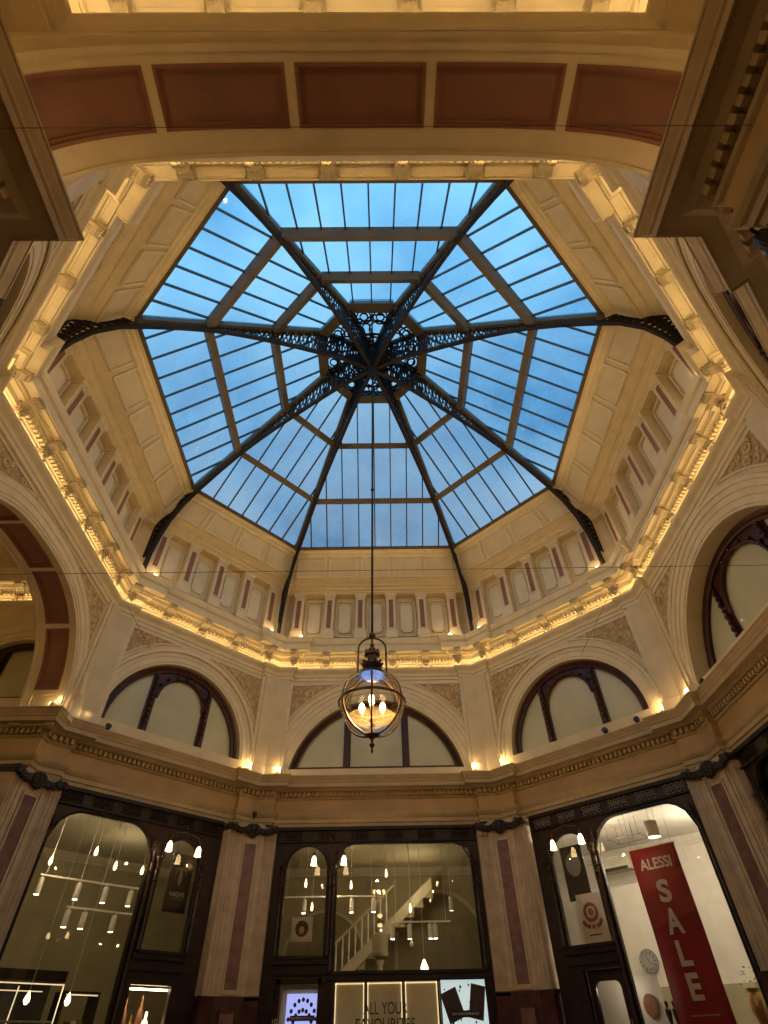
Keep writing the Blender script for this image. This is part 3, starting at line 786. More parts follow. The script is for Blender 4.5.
m.box(-3.3, 3.3, -6.58, -6.48, CH-.05, CH-.01); m.box(-3.3, 3.3, -6.54, -6.48, CH-.08, CH-.04)
m.build('ceiling_near_arcade', CREAM, kind='structure')
def rect_frames(x0, x1, y0, y1):
    """frames for the four inner faces of a rectangle (used by the lantern cornices)"""
    out = []
    for n, A, c, h in ((Vector((1, 0)), x1, (y0+y1)/2, abs(y1-y0)/2), (Vector((0, 1)), y1, (x0+x1)/2, abs(x1-x0)/2), (Vector((-1, 0)), -x0, (y0+y1)/2, abs(y1-y0)/2), (Vector((0, -1)), -y0, (x0+x1)/2, abs(x1-x0)/2)):
        t = Vector((n.y, -n.x))
        def mk(n=n, t=t, A=A, c=c):
            tc = Vector((abs(t.x), abs(t.y)))*c
            def F(s, z, d=0.):
                p = n*(A-d)+t*s+tc; return Vector((p.x, p.y, z))
            F.rz = math.atan2(-n.x, n.y); return F
        out.append((mk(), h))
    return out
def lantern(num, x0, x1, y0, y1, zs, faces):
    path = [Vector((x0, y0)), Vector((x1, y0)), Vector((x1, y1)), Vector((x0, y1))]
    con, den = [], []
    for j, (F, h) in enumerate(rect_frames(x0, x1, y0, y1)):
        if j not in faces: continue
        n = max(2, int(2*h/.84)); xs = [-h+h*2*(i+.5)/n for i in range(n)]
        xs = xs[-8:] if len(xs) > 8 else xs
        con.append((F, xs, 0)); den += [(F, a+.09, b-.09, 0) for a, b in zip(xs, xs[1:])]
    t = cornice('trim_%d' % num, path, zs, con, den)
    m = MB(); sweep(m, path, [(0, 7.7+zs), (0, 8.6+zs), (.35, 9.1+zs)], True)
    m.mesh([(x0+.3, y0+.3, 9.08+zs), (x1-.3, y0+.3, 9.08+zs), (x1-.3, y1-.3, 9.08+zs), (x0+.3, y1-.3, 9.08+zs)], [(0, 1, 2, 3)])
    m.build('lantern_ceiling', CREAM, t)
lantern(4, -HX, HX, HY1, HY0, -.40, (0, 1, 2))
# left arcade
for sy, nm in ((1, 'far'), (-1, 'near')):
    simple_box('wall_left_arcade_'+nm, -13, xL-.3, *(sorted((sy*2.5, sy*2.7))), FLOOR, 3.42, WOOD)
    F = frame('far' if sy > 0 else 'near', (2.47, 1))
    m = MB(); c = -6.95*(1 if sy > 0 else -1); s0, s1 = sorted((-6.25*(1 if sy > 0 else -1), -13*(1 if sy > 0 else -1)))
    holed(m, F, s0, s1, 4.2, 6.75, c-1.2, c+1.2, 4.7, arc_top(1.2, 4.72, c), -.25, 0)
    c2 = -10.4*(1 if sy > 0 else -1)
    w = m.build('wall_left_arcade_upper_'+nm, CREAM, kind='structure')
    m = MB(); arch_band(m, F, [(1.2, -.01), (1.2, .02), (1.26, .02), (1.27, .04), (1.38, .04), (1.39, .06), (1.50, .07), (1.54, 0)], 4.72, 4.72, c=c); m.build('archivolt', CREAM2, w)
    lunette(wn, F, 1.2, 4.72, -.12, 4.68, False, c=c); wn += 1
simple_box('wall_left_arcade_end', -13.2, -13, -3.5, 3.5, FLOOR, 9, CREAM)
m = MB(); m.box(-6.62, -6.30, -2.7, 2.7, 6.55, 6.75); m.box(-13, -12.3, -2.7, 2.7, 6.55, 6.75); m.build('ceiling_left_arcade', CREAM, kind='structure')
FL_ = FR_['left']
m = MB(); SL = SHAPE['left']; holed(m, FL_, -2.75, 2.75, 4.2, 6.75, -SL[0], SL[0], 4.1, se_top(*SL), -.60, -.54); m.build('wall_left_spandrel', CREAM, kind='structure')
lantern(5, -12.4, -6.42, -2.54, 2.54, -.13, (0, 1, 3))

# ------------------------------------------------------------------ unseen shell added to keep stray sky light out
m = MB(); oc = [(4.7, -2.3), (4.7, 2.3), (2.3, 4.7), (-2.3, 4.7), (-4.7, 2.3), (-4.7, -2.3), (-2.3, -4.7), (2.3, -4.7)]
out = [(14, -14), (14, 14), (14, 14), (-14, 14), (-14, 14), (-14, -14), (-14, -14), (14, -14)]
for i in range(8):
    j = (i+1) % 8; a, b, c_, d_ = oc[i], oc[j], out[j], out[i]
    pts = [(*a, 10.22), (*b, 10.22), (*c_, 10.22)]+([(*d_, 10.22)] if c_ != d_ else [])
    m.quad(*pts)
for (x0, y0), (x1, y1) in (((14, -14), (14, 14)), ((14, 14), (-14, 14)), ((-14, 14), (-14, -14)), ((-14, -14), (14, -14))):
    m.quad((x0, y0, FLOOR), (x1, y1, FLOOR), (x1, y1, 10.22), (x0, y0, 10.22))
m.build('wall_sky_seal', CREAM, kind='structure')

# ------------------------------------------------------------------ shop rooms behind the glass
def room(k, back, wall, ceil, lower=None, front=.38, zceil=3.49):
    F = FS_[k]; h = F.half; A = F.A
    g = lambda a: (h-.08)*a/A
    d0 = -front; d1 = A-back
    def P(s, z, a): return F(s, z, A-a)
    a0, a1 = A+front, back
    m = MB()
    m.quad(P(-g(a0), FLOOR, a0), P(-g(a1), FLOOR, a1), P(-g(a1), zceil, a1), P(-g(a0), zceil, a0))
    m.quad(P(g(a0), FLOOR, a0), P(g(a1), FLOOR, a1), P(g(a1), zceil, a1), P(g(a0), zceil, a0))
    m.quad(P(-g(a1), FLOOR, a1), P(g(a1), FLOOR, a1), P(g(a1), zceil, a1), P(-g(a1), zceil, a1))
    w = m.build('wall_shop_'+k, wall, kind='structure')
    m = MB(); m.quad(P(-g(a0)-.3, zceil, A+.03), P(g(a0)+.3, zceil, A+.03), P(g(a1), zceil, a1), P(-g(a1), zceil, a1)); m.build('shop_ceiling', ceil, w)
    # shallow cornice at the back
    m = MB(); m.box(-g(a1), g(a1), 3.36, zceil, 0, .08, lambda s, z, e: P(s, z, a1-e)); m.box(-g(a1), g(a1), 3.30, 3.36, 0, .04, lambda s, z, e: P(s, z, a1-e)); m.build('shop_cornice', ceil, w)
    if lower:
        m = MB(); m.box(-g(a1)+.1, g(a1)-.1, FLOOR, .86, 0, .10, lambda s, z, e: P(s, z, a1-e)); m.build('display_back', lower, w)
    return P
PF = room('far', 10.1, SHOPW, SHOPC); PL = room('far_left', 10.9, SHOPW, SHOPC); PR = room('far_right', 10.4, SHOPWH, SHOPWH, SHOPW)
for k in ('right', 'near_left', 'near_right'): room(k, 9.5, SHOPW, SHOPC)

# ------------------------------------------------------------------ shopfronts
SHOPLAB = {'far': 'dark mahogany shopfront facing the camera with gilt lower panels and two screens',
           'far_left': 'dark mahogany shopfront left of centre with a black hanging sign inside', 'far_right': 'dark mahogany shopfront around the red sale banner',
           'right': 'dark shopfront cut off by the right edge of the photo', 'near_left': 'dark shopfront beside the near left corner', 'near_right': 'dark shopfront beside the near right corner'}
def shopfront(k, s0, s1, lights, doors=(), mir=1):
    F0 = FS_[k]
    F = lambda s, z, d=0.: F0(s, z, d)
    t = thing('shopfront', F0(0, FLOOR, 0), SHOPLAB[k], 'shopfront')
    ops = []
    for (a, b, z0, z1, r) in lights: ops.append((a, b, z0, round_top(a, b, z1, min(r, (b-a)/2-1e-3))))
    m = MB()
    # the plate is split into vertical zones so that stacked openings work
    zones = [(FLOOR, .99), (.99, 3.41)]
    up = [o for o in ops if o[3]((o[0]+o[1])/2) > .99]; lo = [(a, b, FLOOR+.12 if z0 < .99 else z0, (lambda s: .99)) for a, b, z0, tf in up if z0 < .98]
    lo += [(a, b, FLOOR+.12, (lambda s, z=z: z)) for a, b, z in doors]
    up2 = [(a, b, max(z0, .99), tf) for a, b, z0, tf in up]
    plate(m, F, s0-.05, s1+.05, .99, lambda s: 3.41, up2, -.12, -.02)
    plate(m, F, s0-.05, s1+.05, FLOOR, lambda s: .99, lo, -.12, -.02)
    m.build('timber_frame', WOOD, t)
    # glass
    for a, b, z0, tf in up:
        m = MB(); N = 16; lowz = z0 if z0 > .98 else FLOOR+.1
        xs = [a-.02+(b-a+.04)*i/N for i in range(N+1)]
        m.slab(F, [(x, tf(min(max(x, a+1e-3), b-1e-3))+.02) for x in xs]+[(b+.02, lowz-.02), (a-.02, lowz-.02)], -.075, -.067); m.build('window_glass', SHOPG, t)
        # bead round the opening
        m = MB(); pts = [F(a, lowz, -.01)]+[F(min(max(x, a), b), tf(min(max(x, a+1e-3), b-1e-3)), -.01) for x in xs]+[F(b, lowz, -.01)]
        m.tube(pts, .022, 6)
        m.bar(F(a-.02, lowz-.01, 0), F(b+.02, lowz-.01, 0), .05, .05); m.build('glazing_bead', WOODD, t)
        # colonnettes with little capitals on both sides
        for x, sg in ((a, -1), (b, 1)):
            m = MB(); c = F(x+sg*.055, 0, .02); zc = tf((a+b)/2)-.42
            m.lathe([(.001, lowz), (.05, lowz), (.05, lowz+.1), (.032, lowz+.14), (.028, zc-.15), (.045, zc-.13), (.03, zc-.1), (.035, zc-.04), (.065, zc+.02), (.07, zc+.05), (.001, zc+.06)], 10, (c.x, c.y, 0))
            m.ball((c.x, c.y, zc-.3), .05, 8, .6)
            m.build('colonnette', WOOD, t, smooth=True)
            # leafy bracket where the arch springs
            m = MB()
            for j in range(5):
                q = F(x-sg*.00, zc+.08+.05*j, .03+.006*j); m.ball(q, .038-.004*j, 6)
            m.build('leaf_bracket', WOOD, t)
    # lattice band
    m = MB(); m.box(s0, s1, 3.34, 3.40, 0, .06, lambda s, z, d: F(s, z, -.02+d)); m.box(s0, s1, 3.115, 3.15, 0, .045, lambda s, z, d: F(s, z, -.02+d))
    m.build('band_moulding', WOODD, t)
    nb = 6
    for i in range(nb):
        lat = MB(); cx_ = s0+(s1-s0)*(i+.5)/nb
        for dx in (-.15, -.05, .05, .15):
            for dz in (-.05, .04):
                rr = .034; c = (cx_+dx, 3.245+dz)
                lat.tube([F(c[0]+rr*math.cos(q), c[1]+rr*math.sin(q), .0) for q in [j*PI/4 for j in range(8)]], .009, 4, True)
        for dx in (-.1, 0, .1): lat.tube([F(cx_+dx+.018*math.cos(q), 3.24+.018*math.sin(q), .0) for q in [j*PI/3 for j in range(6)]], .007, 4, True)
        lat.build('lattice_roundels', DOT if k == 'far_right' else WOOD, t)
    # transom mouldings
    for a, b, z0, tf in up:
        if z0 > .98:
            m = MB(); m.box(a-.1, b+.1, z0-.11, z0-.05, 0, .06, lambda s, z, d: F(s, z, -.02+d)); (m.box(a-.08, b+.08, z0-.26, z0-.23, 0, .04, lambda s, z, d: F(s, z, -.02+d)) if z0 > 1.1 else None); m.build('transom', WOODD, t)
    return t, F
tF, FF = shopfront('far', -2.12, 2.12, [(-1.87, -1.0, 1.26, 3.06, .43), (-.82, 1.95, 1.03, 3.09, .36)], [(-1.85, -1.02, .97), (-.79, 1.95, .90)])
tL, FL2 = shopfront('far_left', -1.72, 1.62, [(-1.62, .24, .5, 3.06, .50), (.47, 1.28, 1.26, 2.96, .40)], [(.47, 1.20, .83)])
tR, FR2 = shopfront('far_right', -1.60, 1.74, [(-1.31, -.44, 1.25, 2.96, .40), (-.31, 1.60, .5, 3.06, .50)], [(-1.13, -.42, .93)])
shopfront('right', -2.12, 2.12, [(-1.95, .82, .5, 3.09, .36), (1.0, 1.87, 1.26, 3.06, .43)], [(1.02, 1.85, .97)])
shopfront('near_left', -1.66, 1.66, [(-1.31, -.44, 1.25, 2.96, .40), (-.31, 1.60, .5, 3.06, .50)])
shopfront('near_right', -1.66, 1.66, [(-1.60, .31, .5, 3.06, .50), (.44, 1.31, 1.25, 2.96, .40)])

# ------------------------------------------------------------------ writing
def text(body, F, s, z, d, h, parent=None, mat=None, name='lettering', width=None, ext=.003, bold=0., align='CENTER', rot=0., fit=True):
    cu = bpy.data.curves.new('lettering', 'FONT'); cu.body = body; cu.align_x = align; cu.size = 1.; cu.extrude = .0; cu.offset = bold
    ob = bpy.data.objects.new('lettering', cu); C.objects.link(ob)
    bpy.context.view_layer.update(); dg = bpy.context.evaluated_depsgraph_get()
    me = bpy.data.meshes.new_from_object(ob.evaluated_get(dg)); bpy.data.objects.remove(ob)
    xs = [v.co.x for v in me.vertices]; ys = [v.co.y for v in me.vertices]
    x0, x1, y0, y1 = min(xs), max(xs), min(ys), max(ys); sc = h/(y1-y0); sx = (width/(x1-x0)) if width else sc
    vs = []
    for v in me.vertices:
        a, b = (v.co.x-(x0+x1)/2)*sx, (v.co.y-y0)*sc
        vs.append(F(s+a*math.cos(rot)-b*math.sin(rot), z+b*math.cos(rot)+a*math.sin(rot), d+ext))
    mb = MB(); mb.mesh(vs, [tuple(p.vertices) for p in me.polygons])
    return mb.build(name, mat, parent)
def framed(F):   # flat thing helpers
    return lambda s, z, d: F(s, z, d)

# far shop: doors and display panels
P = lambda F, d0: (lambda s, z, e: F(s, z, d0+e))
def panel(parent, name, F, s0, s1, z0, z1, d0, th, mat):
    m = MB(); m.box(s0, s1, z0, z1, 0, th, P(F, d0)); return m.build(name, mat, parent)
gd = []
DL = ['left gilt-edged display panel of the three under the big far window', 'middle gilt-edged display panel reading all your favourites', 'right gilt-edged display panel of the three under the big far window']
for i, (a, b) in enumerate(((-.78, -.22), (-.20, .46), (.48, 1.10))):
    t = thing('window_board', FF((a+b)/2, -.1, -.06), DL[i], 'display panel', 'gilt display panels under the far window')
    panel(t, 'board', FF, a, b, -.9, .895, -.08, .02, LINEN)
    m = MB()
    for u0, u1, z0, z1 in ((a+.02, b-.02, .865, .88), (a+.02, a+.035, -.8, .88), (b-.035, b-.02, -.8, .88)): m.box(u0, u1, z0, z1, 0, .02, P(FF, -.062))
    m.build('lit_edge', LEDS, t)
    m = MB(); m.box(a, a+.016, -.9, .9, 0, .05, P(FF, -.08)); m.box(b-.016, b, -.9, .9, 0, .05, P(FF, -.08)); m.build('side_frame', WOODD, t)
    if i == 1: pass
sg = bpy.data.objects.get('window_board.001')
text('ALL YOUR', FF, .14, .46, -.024, .16, sg, BLACK, width=.78); text('FAVOURITES', FF, .14, .25, -.024, .16, sg, BLACK, width=1.04)
# poster screen at the right of the far window
t = thing('poster_screen', FF(1.55, -.1, -.06), 'pale lit poster with dark chocolate bars and scattered drops', 'screen')
panel(t, 'screen', FF, 1.15, 1.95, -.4, .90, -.08, .02, SCREENW)
m = MB()
for (cx_, cz, w_, h_, r_) in ((1.34, .56, .30, .42, .35), (1.78, .60, .26, .46, -.2)):
    q = []
    for a, b in ((-w_/2, -h_/2), (w_/2, -h_/2), (w_/2, h_/2), (-w_/2, h_/2)): q.append((cx_+a*math.cos(r_)-b*math.sin(r_), cz+b*math.cos(r_)+a*math.sin(r_)))
    m.slab(FF, q, -.06, -.052)
for _ in range(22):
    x, z = random.uniform(1.2, 1.9), random.uniform(.1, .87); r_ = random.uniform(.012, .022)
    m.slab(FF, [(x+r_*math.cos(q), z+r_*1.2*math.sin(q)) for q in [j*PI/3 for j in range(6)]], -.058, -.050)
m.build('chocolate_picture', CHOC, t)
panel(t, 'caption_bar', FF, 1.28, 1.83, .40, .49, -.05, .004, BLACK)
text('MILK HONEYCOMB BLOCK', FF, 1.555, .43, -.045, .032, t, PINKW, width=.47)
panel(t, 'caption_bar', FF, 1.34, 1.80, .24, .31, -.05, .004, BLACK)
# blue screen inside the door window
t = thing('blue_screen', FF(-1.36, -.1, -.2), 'glowing blue screen with rings of chocolates behind the far door', 'screen')
panel(t, 'screen', FF, -1.64, -1.04, -.3, .76, -.22, .02, SCREENB)
m = MB()
for rr, n_ in ((.44, 11), (.30, 9)):
    for i in range(n_):
        q = PI*(i+.5)/n_; x, z = -1.34+rr*.62*math.cos(q)*1.0, .24+rr*math.sin(q); r_ = .03
        m.slab(FF, [(x+r_*math.cos(p), z+r_*1.1*math.sin(p)) for p in [j*PI/4 for j in range(8)]], -.20, -.19)
m.build('chocolate_picture', CHOC, t)
panel(t, 'caption_bar', FF, -1.56, -1.12, .40, .47, -.195, .004, BLACK); text('MILK CHOCOLATE MEDLEYS', FF, -1.34, .42, -.19, .03, t, PINKW, width=.38)
# door leaf of the far shop
t = thing('shop_door', FF(-1.42, FLOOR, -.1), 'dark timber door with olive blind under the small far window', 'door')
m = MB()
for u0, u1, z0, z1 in ((-1.85, -1.76, FLOOR+.05, .96), (-1.08, -1.0, FLOOR+.05, .96), (-1.85, -1.0, .88, .96), (-1.85, -1.0, -.9, -.7)): m.box(u0, u1, z0, z1, 0, .05, P(FF, -.12))
m.build('door_frame', WOOD, t); m = MB(); m.box(-1.76, -1.08, -.7, .82, 0, .01, P(FF, -.30)); m.build('blind', LINEN, t)
m = MB(); m.tube([FF(-1.80, -.3, -.04), FF(-1.80, .3, -.04)], .014, 8); m.build('door_handle', GOLD, t)
text('29', FF, -1.82, .30, -.055, .13, t, LINEN, width=.12, name='street_number')

# ------------------------------------------------------------------ bracket lamps outside the small windows
def bracket_lamp(F, s, d, z, lab):
    """arm on the frame carrying two bell shaped glass shades"""
    o = F(s, z+.35, -.02); t = thing('bracket_lamp', o, lab, 'lamp', 'double bracket lamps over the small shop windows')
    m = MB(); m.lathe([(.001, 0), (.05, 0), (.05, .015), (.02, .02), (.001, .02)], 10, F(s, z+.42, 0)); m.tube([F(s, z+.42, 0), F(s, z+.46, .08), F(s, z+.42, d-.02), F(s, z+.30, d)], .010, 6)
    m.tube([F(s-.30, z+.14, d), F(s-.27, z+.24, d), F(s, z+.30, d), F(s+.27, z+.24, d), F(s+.30, z+.14, d)], .009, 6); m.build('arm', BRASSD, t)
    for e in (-.30, .30):
        c = F(s+e, z, d)
        m = MB(); m.lathe([(.012, .14), (.022, .10), (.045, .06), (.05, .0), (.06, -.05), (.062, -.055), (.045, -.05), (.001, .03)], 14, c); sh = m.build('lamp_shade', BULBS, t, smooth=True)
        m = MB(); m.lathe([(.001, .18), (.02, .17), (.025, .12), (.02, .10), (.001, .1)], 10, c); m.build('shade_cap', BRASSD, t)
    return t
bracket_lamp(FF, -.96, .33, 2.69, 'double bracket lamp between the small and big far windows')
bracket_lamp(FL2, .72, .30, 2.70, 'double bracket lamp above the black sign in the left shopfront')
bracket_lamp(FR2, -.72, .30, 2.71, 'double bracket lamp above the small window left of the banner')
bracket_lamp(FS_['right'], 1.4, .30, 2.70, 'double bracket lamp on the shopfront beyond the right edge')

# ------------------------------------------------------------------ far shop interior
def place(Pf, s, z, a): return Pf(s, z, a)
w = bpy.data.objects['wall_shop_far']
Bk = lambda s, z, d=0.: PF(s, z, 10.1-d)
m = MB(); holedTop = None
arch_band(m, Bk, [(1.10, .0), (1.10, .06), (1.17, .06), (1.17, 0)], 1.80, 1.80, c=1.56); m.box(.39, .46, FLOOR, 1.8, 0, .06, Bk); m.box(2.66, 2.73, FLOOR, 1.8, 0, .06, Bk); m.build('recess_arch', SHOPC, w)
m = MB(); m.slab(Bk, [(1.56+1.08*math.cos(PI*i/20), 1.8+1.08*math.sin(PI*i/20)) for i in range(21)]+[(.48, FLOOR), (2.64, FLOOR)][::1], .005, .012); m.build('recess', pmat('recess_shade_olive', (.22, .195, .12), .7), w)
m = MB(); arch_band(m, Bk, [(.98, .0), (.98, .05), (1.04, .05), (1.04, 0)], 1.55, 1.55, c=-1.35); m.build('recess_arch', SHOPC, w)
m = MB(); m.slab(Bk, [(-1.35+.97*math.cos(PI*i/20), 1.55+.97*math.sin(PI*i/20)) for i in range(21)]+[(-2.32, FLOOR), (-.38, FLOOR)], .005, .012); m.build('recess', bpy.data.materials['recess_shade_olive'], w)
# staircase going up to the right
t = thing('staircase', PF(-.6, FLOOR, 9.2), 'white staircase with turned balusters rising behind the far window', 'staircase')
a0 = 9.3; st = lambda s: 1.28+(s+1.05)*.80
m = MB()
for i in range(11):
    s_ = -1.3+i*.24; m.box(s_, s_+.26, st(s_)-.32, st(s_)-.10, 0, .8, lambda s, z, e: PF(s, z, a0+e))
m.build('steps', SHOPW, t)
m = MB(); m.hexa([PF(-1.4, st(-1.4)-.35, a0), PF(1.35, st(1.35)-.35, a0), PF(1.35, st(1.35)-.35, a0-.04), PF(-1.4, st(-1.4)-.35, a0-.04), PF(-1.4, st(-1.4)-.08, a0), PF(1.35, st(1.35)-.08, a0), PF(1.35, st(1.35)-.08, a0-.04), PF(-1.4, st(-1.4)-.08, a0-.04)]); m.build('stringer', SHOPC, t)
for i in range(11):
    s_ = -1.3+i*.15; z_ = st(s_)-.08; c = PF(s_, 0, a0-.02)
    m = MB(); m.lathe([(.018, z_), (.022, z_+.06), (.014, z_+.12), (.024, z_+.26), (.014, z_+.46), (.016, z_+.58)], 8, (c.x, c.y, 0)); m.build('baluster', WHITE, t, smooth=True)
m = MB(); m.bar(PF(-1.4, st(-1.4)+.52, a0-.02), PF(.4, st(.4)+.52, a0-.02), .05, .05); m.build('handrail', SHOPC, t)
# track lights
def track(Pf, a, s0, s1, z, spots, zc, lab, grp, lean=0, mat=None):
    t = thing('track_light', Pf((s0+s1)/2, zc, a), lab, 'track light', grp)
    m = MB(); m.bar(Pf(s0, z, a), Pf(s1, z, a), .03, .03); m.build('track_rail', mat or WHITE, t)
    for s_ in (s0+.1, s1-.1): m = MB(); m.tube([Pf(s_, z, a), Pf(s_, zc, a)], .006, 5); m.build('drop_rod', mat or WHITE, t)
    for s_ in spots:
        m = MB(); c = Pf(s_, z-.05, a); q = Pf(s_+lean, z-.30, a); m.tube([Pf(s_, z, a), c], .012, 6); m.tube([c, c.lerp(q, .02), q], [.045, .052, .052], 12); sp = m.build('spot_can', mat or WHITE, t, smooth=True)
        m = MB(); m.tube([q, q+(q-c).normalized()*.006], .042, 12); m.build('lens', BULBW, sp)
track(PF, 8.0, -2.2, -.05, 2.52, (-2.2, -1.68, -1.15, -.6, -.1), 3.49, 'white track light at the left of the far shop', 'track lights in the far shop')
track(PF, 8.0, .30, 1.62, 2.03, (.32, .70, 1.16, 1.27), 3.49, 'white track light in front of the arch in the far shop', 'track lights in the far shop')
def pendant(Pf, s, a, zb, zt, lab, grp, r=.05, kind='bulb', mat=None):
    c = Pf(s, zb, a); t = thing('pendant_lamp', (c.x, c.y, zt), lab, 'pendant lamp', grp)
    m = MB(); m.tube([c+Vector((0, 0, .1)), (c.x, c.y, zt)], .005, 5); m.lathe([(.001, zt-.02), (.04, zt-.02), (.04, zt), (.001, zt)], 10, (c.x, c.y, 0)); m.build('cord', WHITE, t)
    m = MB()
    if kind == 'bulb': m.lathe([(.001, -.06), (.02, -.055), (r*.6, -.02), (r*.55, .02), (.012, .08), (.001, .1)], 10, c)
    elif kind == 'dome': m.lathe([(r, -.02), (r*1.02, .0), (r*.95, .05), (r*.5, .12), (.02, .16), (.001, .17)], 16, c)
    elif kind == 'can': m.lathe([(r, 0), (r, .26), (.001, .27)], 14, c)
    m.build('lamp_shade', mat or BULBS, t, smooth=True)
    if kind == 'can':
        m = MB(); m.lathe([(.001, .01), (r*.9, .01)], 14, c); m.build('lens', BULBW, t)
    return t
pendant(PF, .93, 7.0, 1.12, 3.49, 'glowing yellow dome pendant low in the big far window', None, .075, 'dome')
for s_, a, z_ in ((-1.58, 7.2, 2.62), (-1.52, 8.2, 2.35), (.72, 7.6, 2.2), (-.62, 8.0, 2.72), (.20, 7.8, 2.9)):
    pendant(PF, s_, a, z_, 3.49, 'small bulb pendant hanging inside the far shop', 'bulb pendants in the far shop', .04)
pendant(PF, 1.66, 7.9, 2.20, 3.49, 'white cylinder spot at the right of the far shop', None, .05, 'can', WHITE)
t = thing('ceiling_pole', PF(.74, 3.49, 8.0), 'thin white pole with a knob hanging in the far shop', 'pole')
m = MB(); c = PF(.74, 0, 8.0); m.tube([(c.x, c.y, 1.66), (c.x, c.y, 3.49)], .011, 6); m.build('pole', WHITE, t); m = MB(); m.lathe([(.001, 1.6), (.04, 1.6), (.05, 1.66), (.001, 1.68)], 10, (c.x, c.y, 0)); m.build('knob', WHITE, t)
# white urn lamp
c = PF(.05, 1.08, 7.0); t = thing('urn_lamp', c, 'white flared urn lamp glowing in the middle of the far window', 'lamp')
m = MB(); m.lathe([(.001, -1.5), (.12, -1.5), (.10, -1.2), (.05, -1.0), (.045, -.1), (.06, -.02), (.05, .05), (.035, .1), (.06, .16), (.085, .2), (.045, .21)], 16, c); m.build('stem', WHITE, t, smooth=True)
m = MB(); m.lathe([(.15, .26), (.16, .28), (.165, .32), (.15, .34), (.17, .5), (.19, .6), (.18, .6), (.14, .34), (.001, .30)], 20, c); m.build('flared_bowl', SHOPC, t, smooth=True)
m = MB(); m.lathe([(.001, .345), (.12, .35), (.05, .40), (.001, .41)], 14, c); m.build('glow', LEDS, t)
for j in range(4):
    m = MB(); m.lathe([(.045, .66+j*.08), (.055, .69+j*.08), (.045, .71+j*.08), (.001, .71+j*.08)], 10, c); m.build('amber_ring', LEDS if j % 2 else GOLD, t)
# portrait picture
t = thing('picture_frame', PF(-1.49, 1.7, 6.3), 'small framed round picture hanging in the small far window', 'picture')
m = MB(); m.box(-1.69, -1.28, 1.52, 1.90, 0, .02, lambda s, z, e: PF(s, z, 6.32-e)); m.build('mount', PINKW, t)
m = MB(); m.slab(lambda s, z, d: PF(s, z, 6.30-d), [(-1.485+.13*math.cos(q), 1.72+.13*math.sin(q)) for q in [i*PI/10 for i in range(20)]], 0, .004); m.build('round_print', CHOC, t)
m = MB(); m.tube([PF(-1.6, 1.9, 6.31), PF(-1.6, 3.41, 6.31)], .003, 4); m.tube([PF(-1.37, 1.9, 6.31), PF(-1.37, 3.41, 6.31)], .003, 4); m.build('hanging_wire', GREY, t)
m = MB(); m.slab(lambda s, z, d: PF(s, z, 6.296-d), [(-1.485+.05*math.cos(q), 1.70+.06*math.sin(q)) for q in [i*PI/10 for i in range(20)]], 0, .006); m.build('gold_centre', GOLD, t)

# ------------------------------------------------------------------ far left shop interior
track(PL, 7.8, -1.0, 1.2, 2.40, (-.95, -.25, .28, .8), 3.49, 'nearer white track light in the left shop', 'track lights in the left shop')
track(PL, 7.8, -.35, 1.25, 1.98, (-.29, .02, .6, 1.15), 3.49, 'lower white track light in the left shop', 'track lights in the left shop')
for s_, a, z_ in ((-.91, 7.8, 2.62), (.33, 7.8, 2.70), (.91, 7.8, 2.70), (-.35, 7.2, 2.75)):
    pendant(PL, s_, a, z_, 3.49, 'small glowing pendant behind the big left window', 'pendants in the left shop', .055)
t = thing('black_sign', PL(1.1, 2.3, 6.42), 'black hanging sign with a white cacao pod emblem in the left shop', 'sign')
m = MB(); SG = lambda s, z, e: PL(s, z, 6.42-e); m.box(.84, 1.30, 1.86, 2.78, 0, .02, SG); m.build('board', BLACK, t)
m = MB(); m.slab(lambda s, z, d: PL(s, z, 6.42-d), [(1.07+.035*math.cos(q), 2.40+.13*math.sin(q)) for q in [i*PI/8 for i in range(16)]], .02, .026)
m.tube([PL(1.07+.11*math.cos(q), 2.42+.13*math.sin(q), 6.395) for q in [i*PI/14 for i in range(15)]], .006, 4)
m.build('pod_emblem', GREY, t)
SF = lambda s, z, d: PL(s, z, 6.42-d)
text("HAIGH'S", SF, 1.07, 2.10, .021, .075, t, PINKW, width=.30); text('CHOCOLATES', SF, 1.07, 2.05, .021, .028, t, GREY, width=.27)
m = MB(); m.tube([PL(.9, 2.78, 6.41), PL(.9, 3.49, 6.41)], .004, 4); m.tube([PL(1.24, 2.78, 6.41), PL(1.24, 3.49, 6.41)], .004, 4); m.build('hanging_wire', GREY, t)
t = thing('display_cabinet', PL(-1.1, FLOOR, 6.8), 'glass display cabinet with lit white edges at the bottom left', 'cabinet')
DC = lambda s, z, e: PL(s, z, 6.5+e)
m = MB(); m.box(-2.2, -.44, FLOOR, -.1, 0, .6, DC); m.box(-2.2, -.44, .84, .97, 0, .6, DC); m.build('body', WOODD, t)
m = MB(); m.box(-2.2, -.44, .80, .815, 0, .015, DC); m.box(-.455, -.44, -.1, .80, 0, .015, DC); m.box(-.98, -.965, .1, .80, .4, .415, DC); m.box(-2.2, -.6, .74, .752, .4, .415, DC); m.build('lit_edge', LEDS, t)
m = MB(); m.box(-2.2, -.44, -.1, .84, .55, .6, DC); m.build('back_panel', BLACK, t)
m = MB(); m.box(-2.2, -.46, .38, .40, .05, .5, DC); m.build('shelf', GREY, t)
for i, s_ in enumerate((-.62, -.50, -1.25, -1.5)):
    pass
for s_ in (-.98, -.38):   # the two large filament bulbs in front of the cabinet
    pendant(PL, s_, 6.35, .62, 3.41, 'large glowing teardrop filament bulb hanging before the cabinet', 'teardrop bulbs before the cabinet', .07, 'bulb', BULBS)
t = thing('shelf_display', PL(-.1, FLOOR, 7.0), 'lit shelves stacked with small pale boxes beside the cabinet', 'shelf')
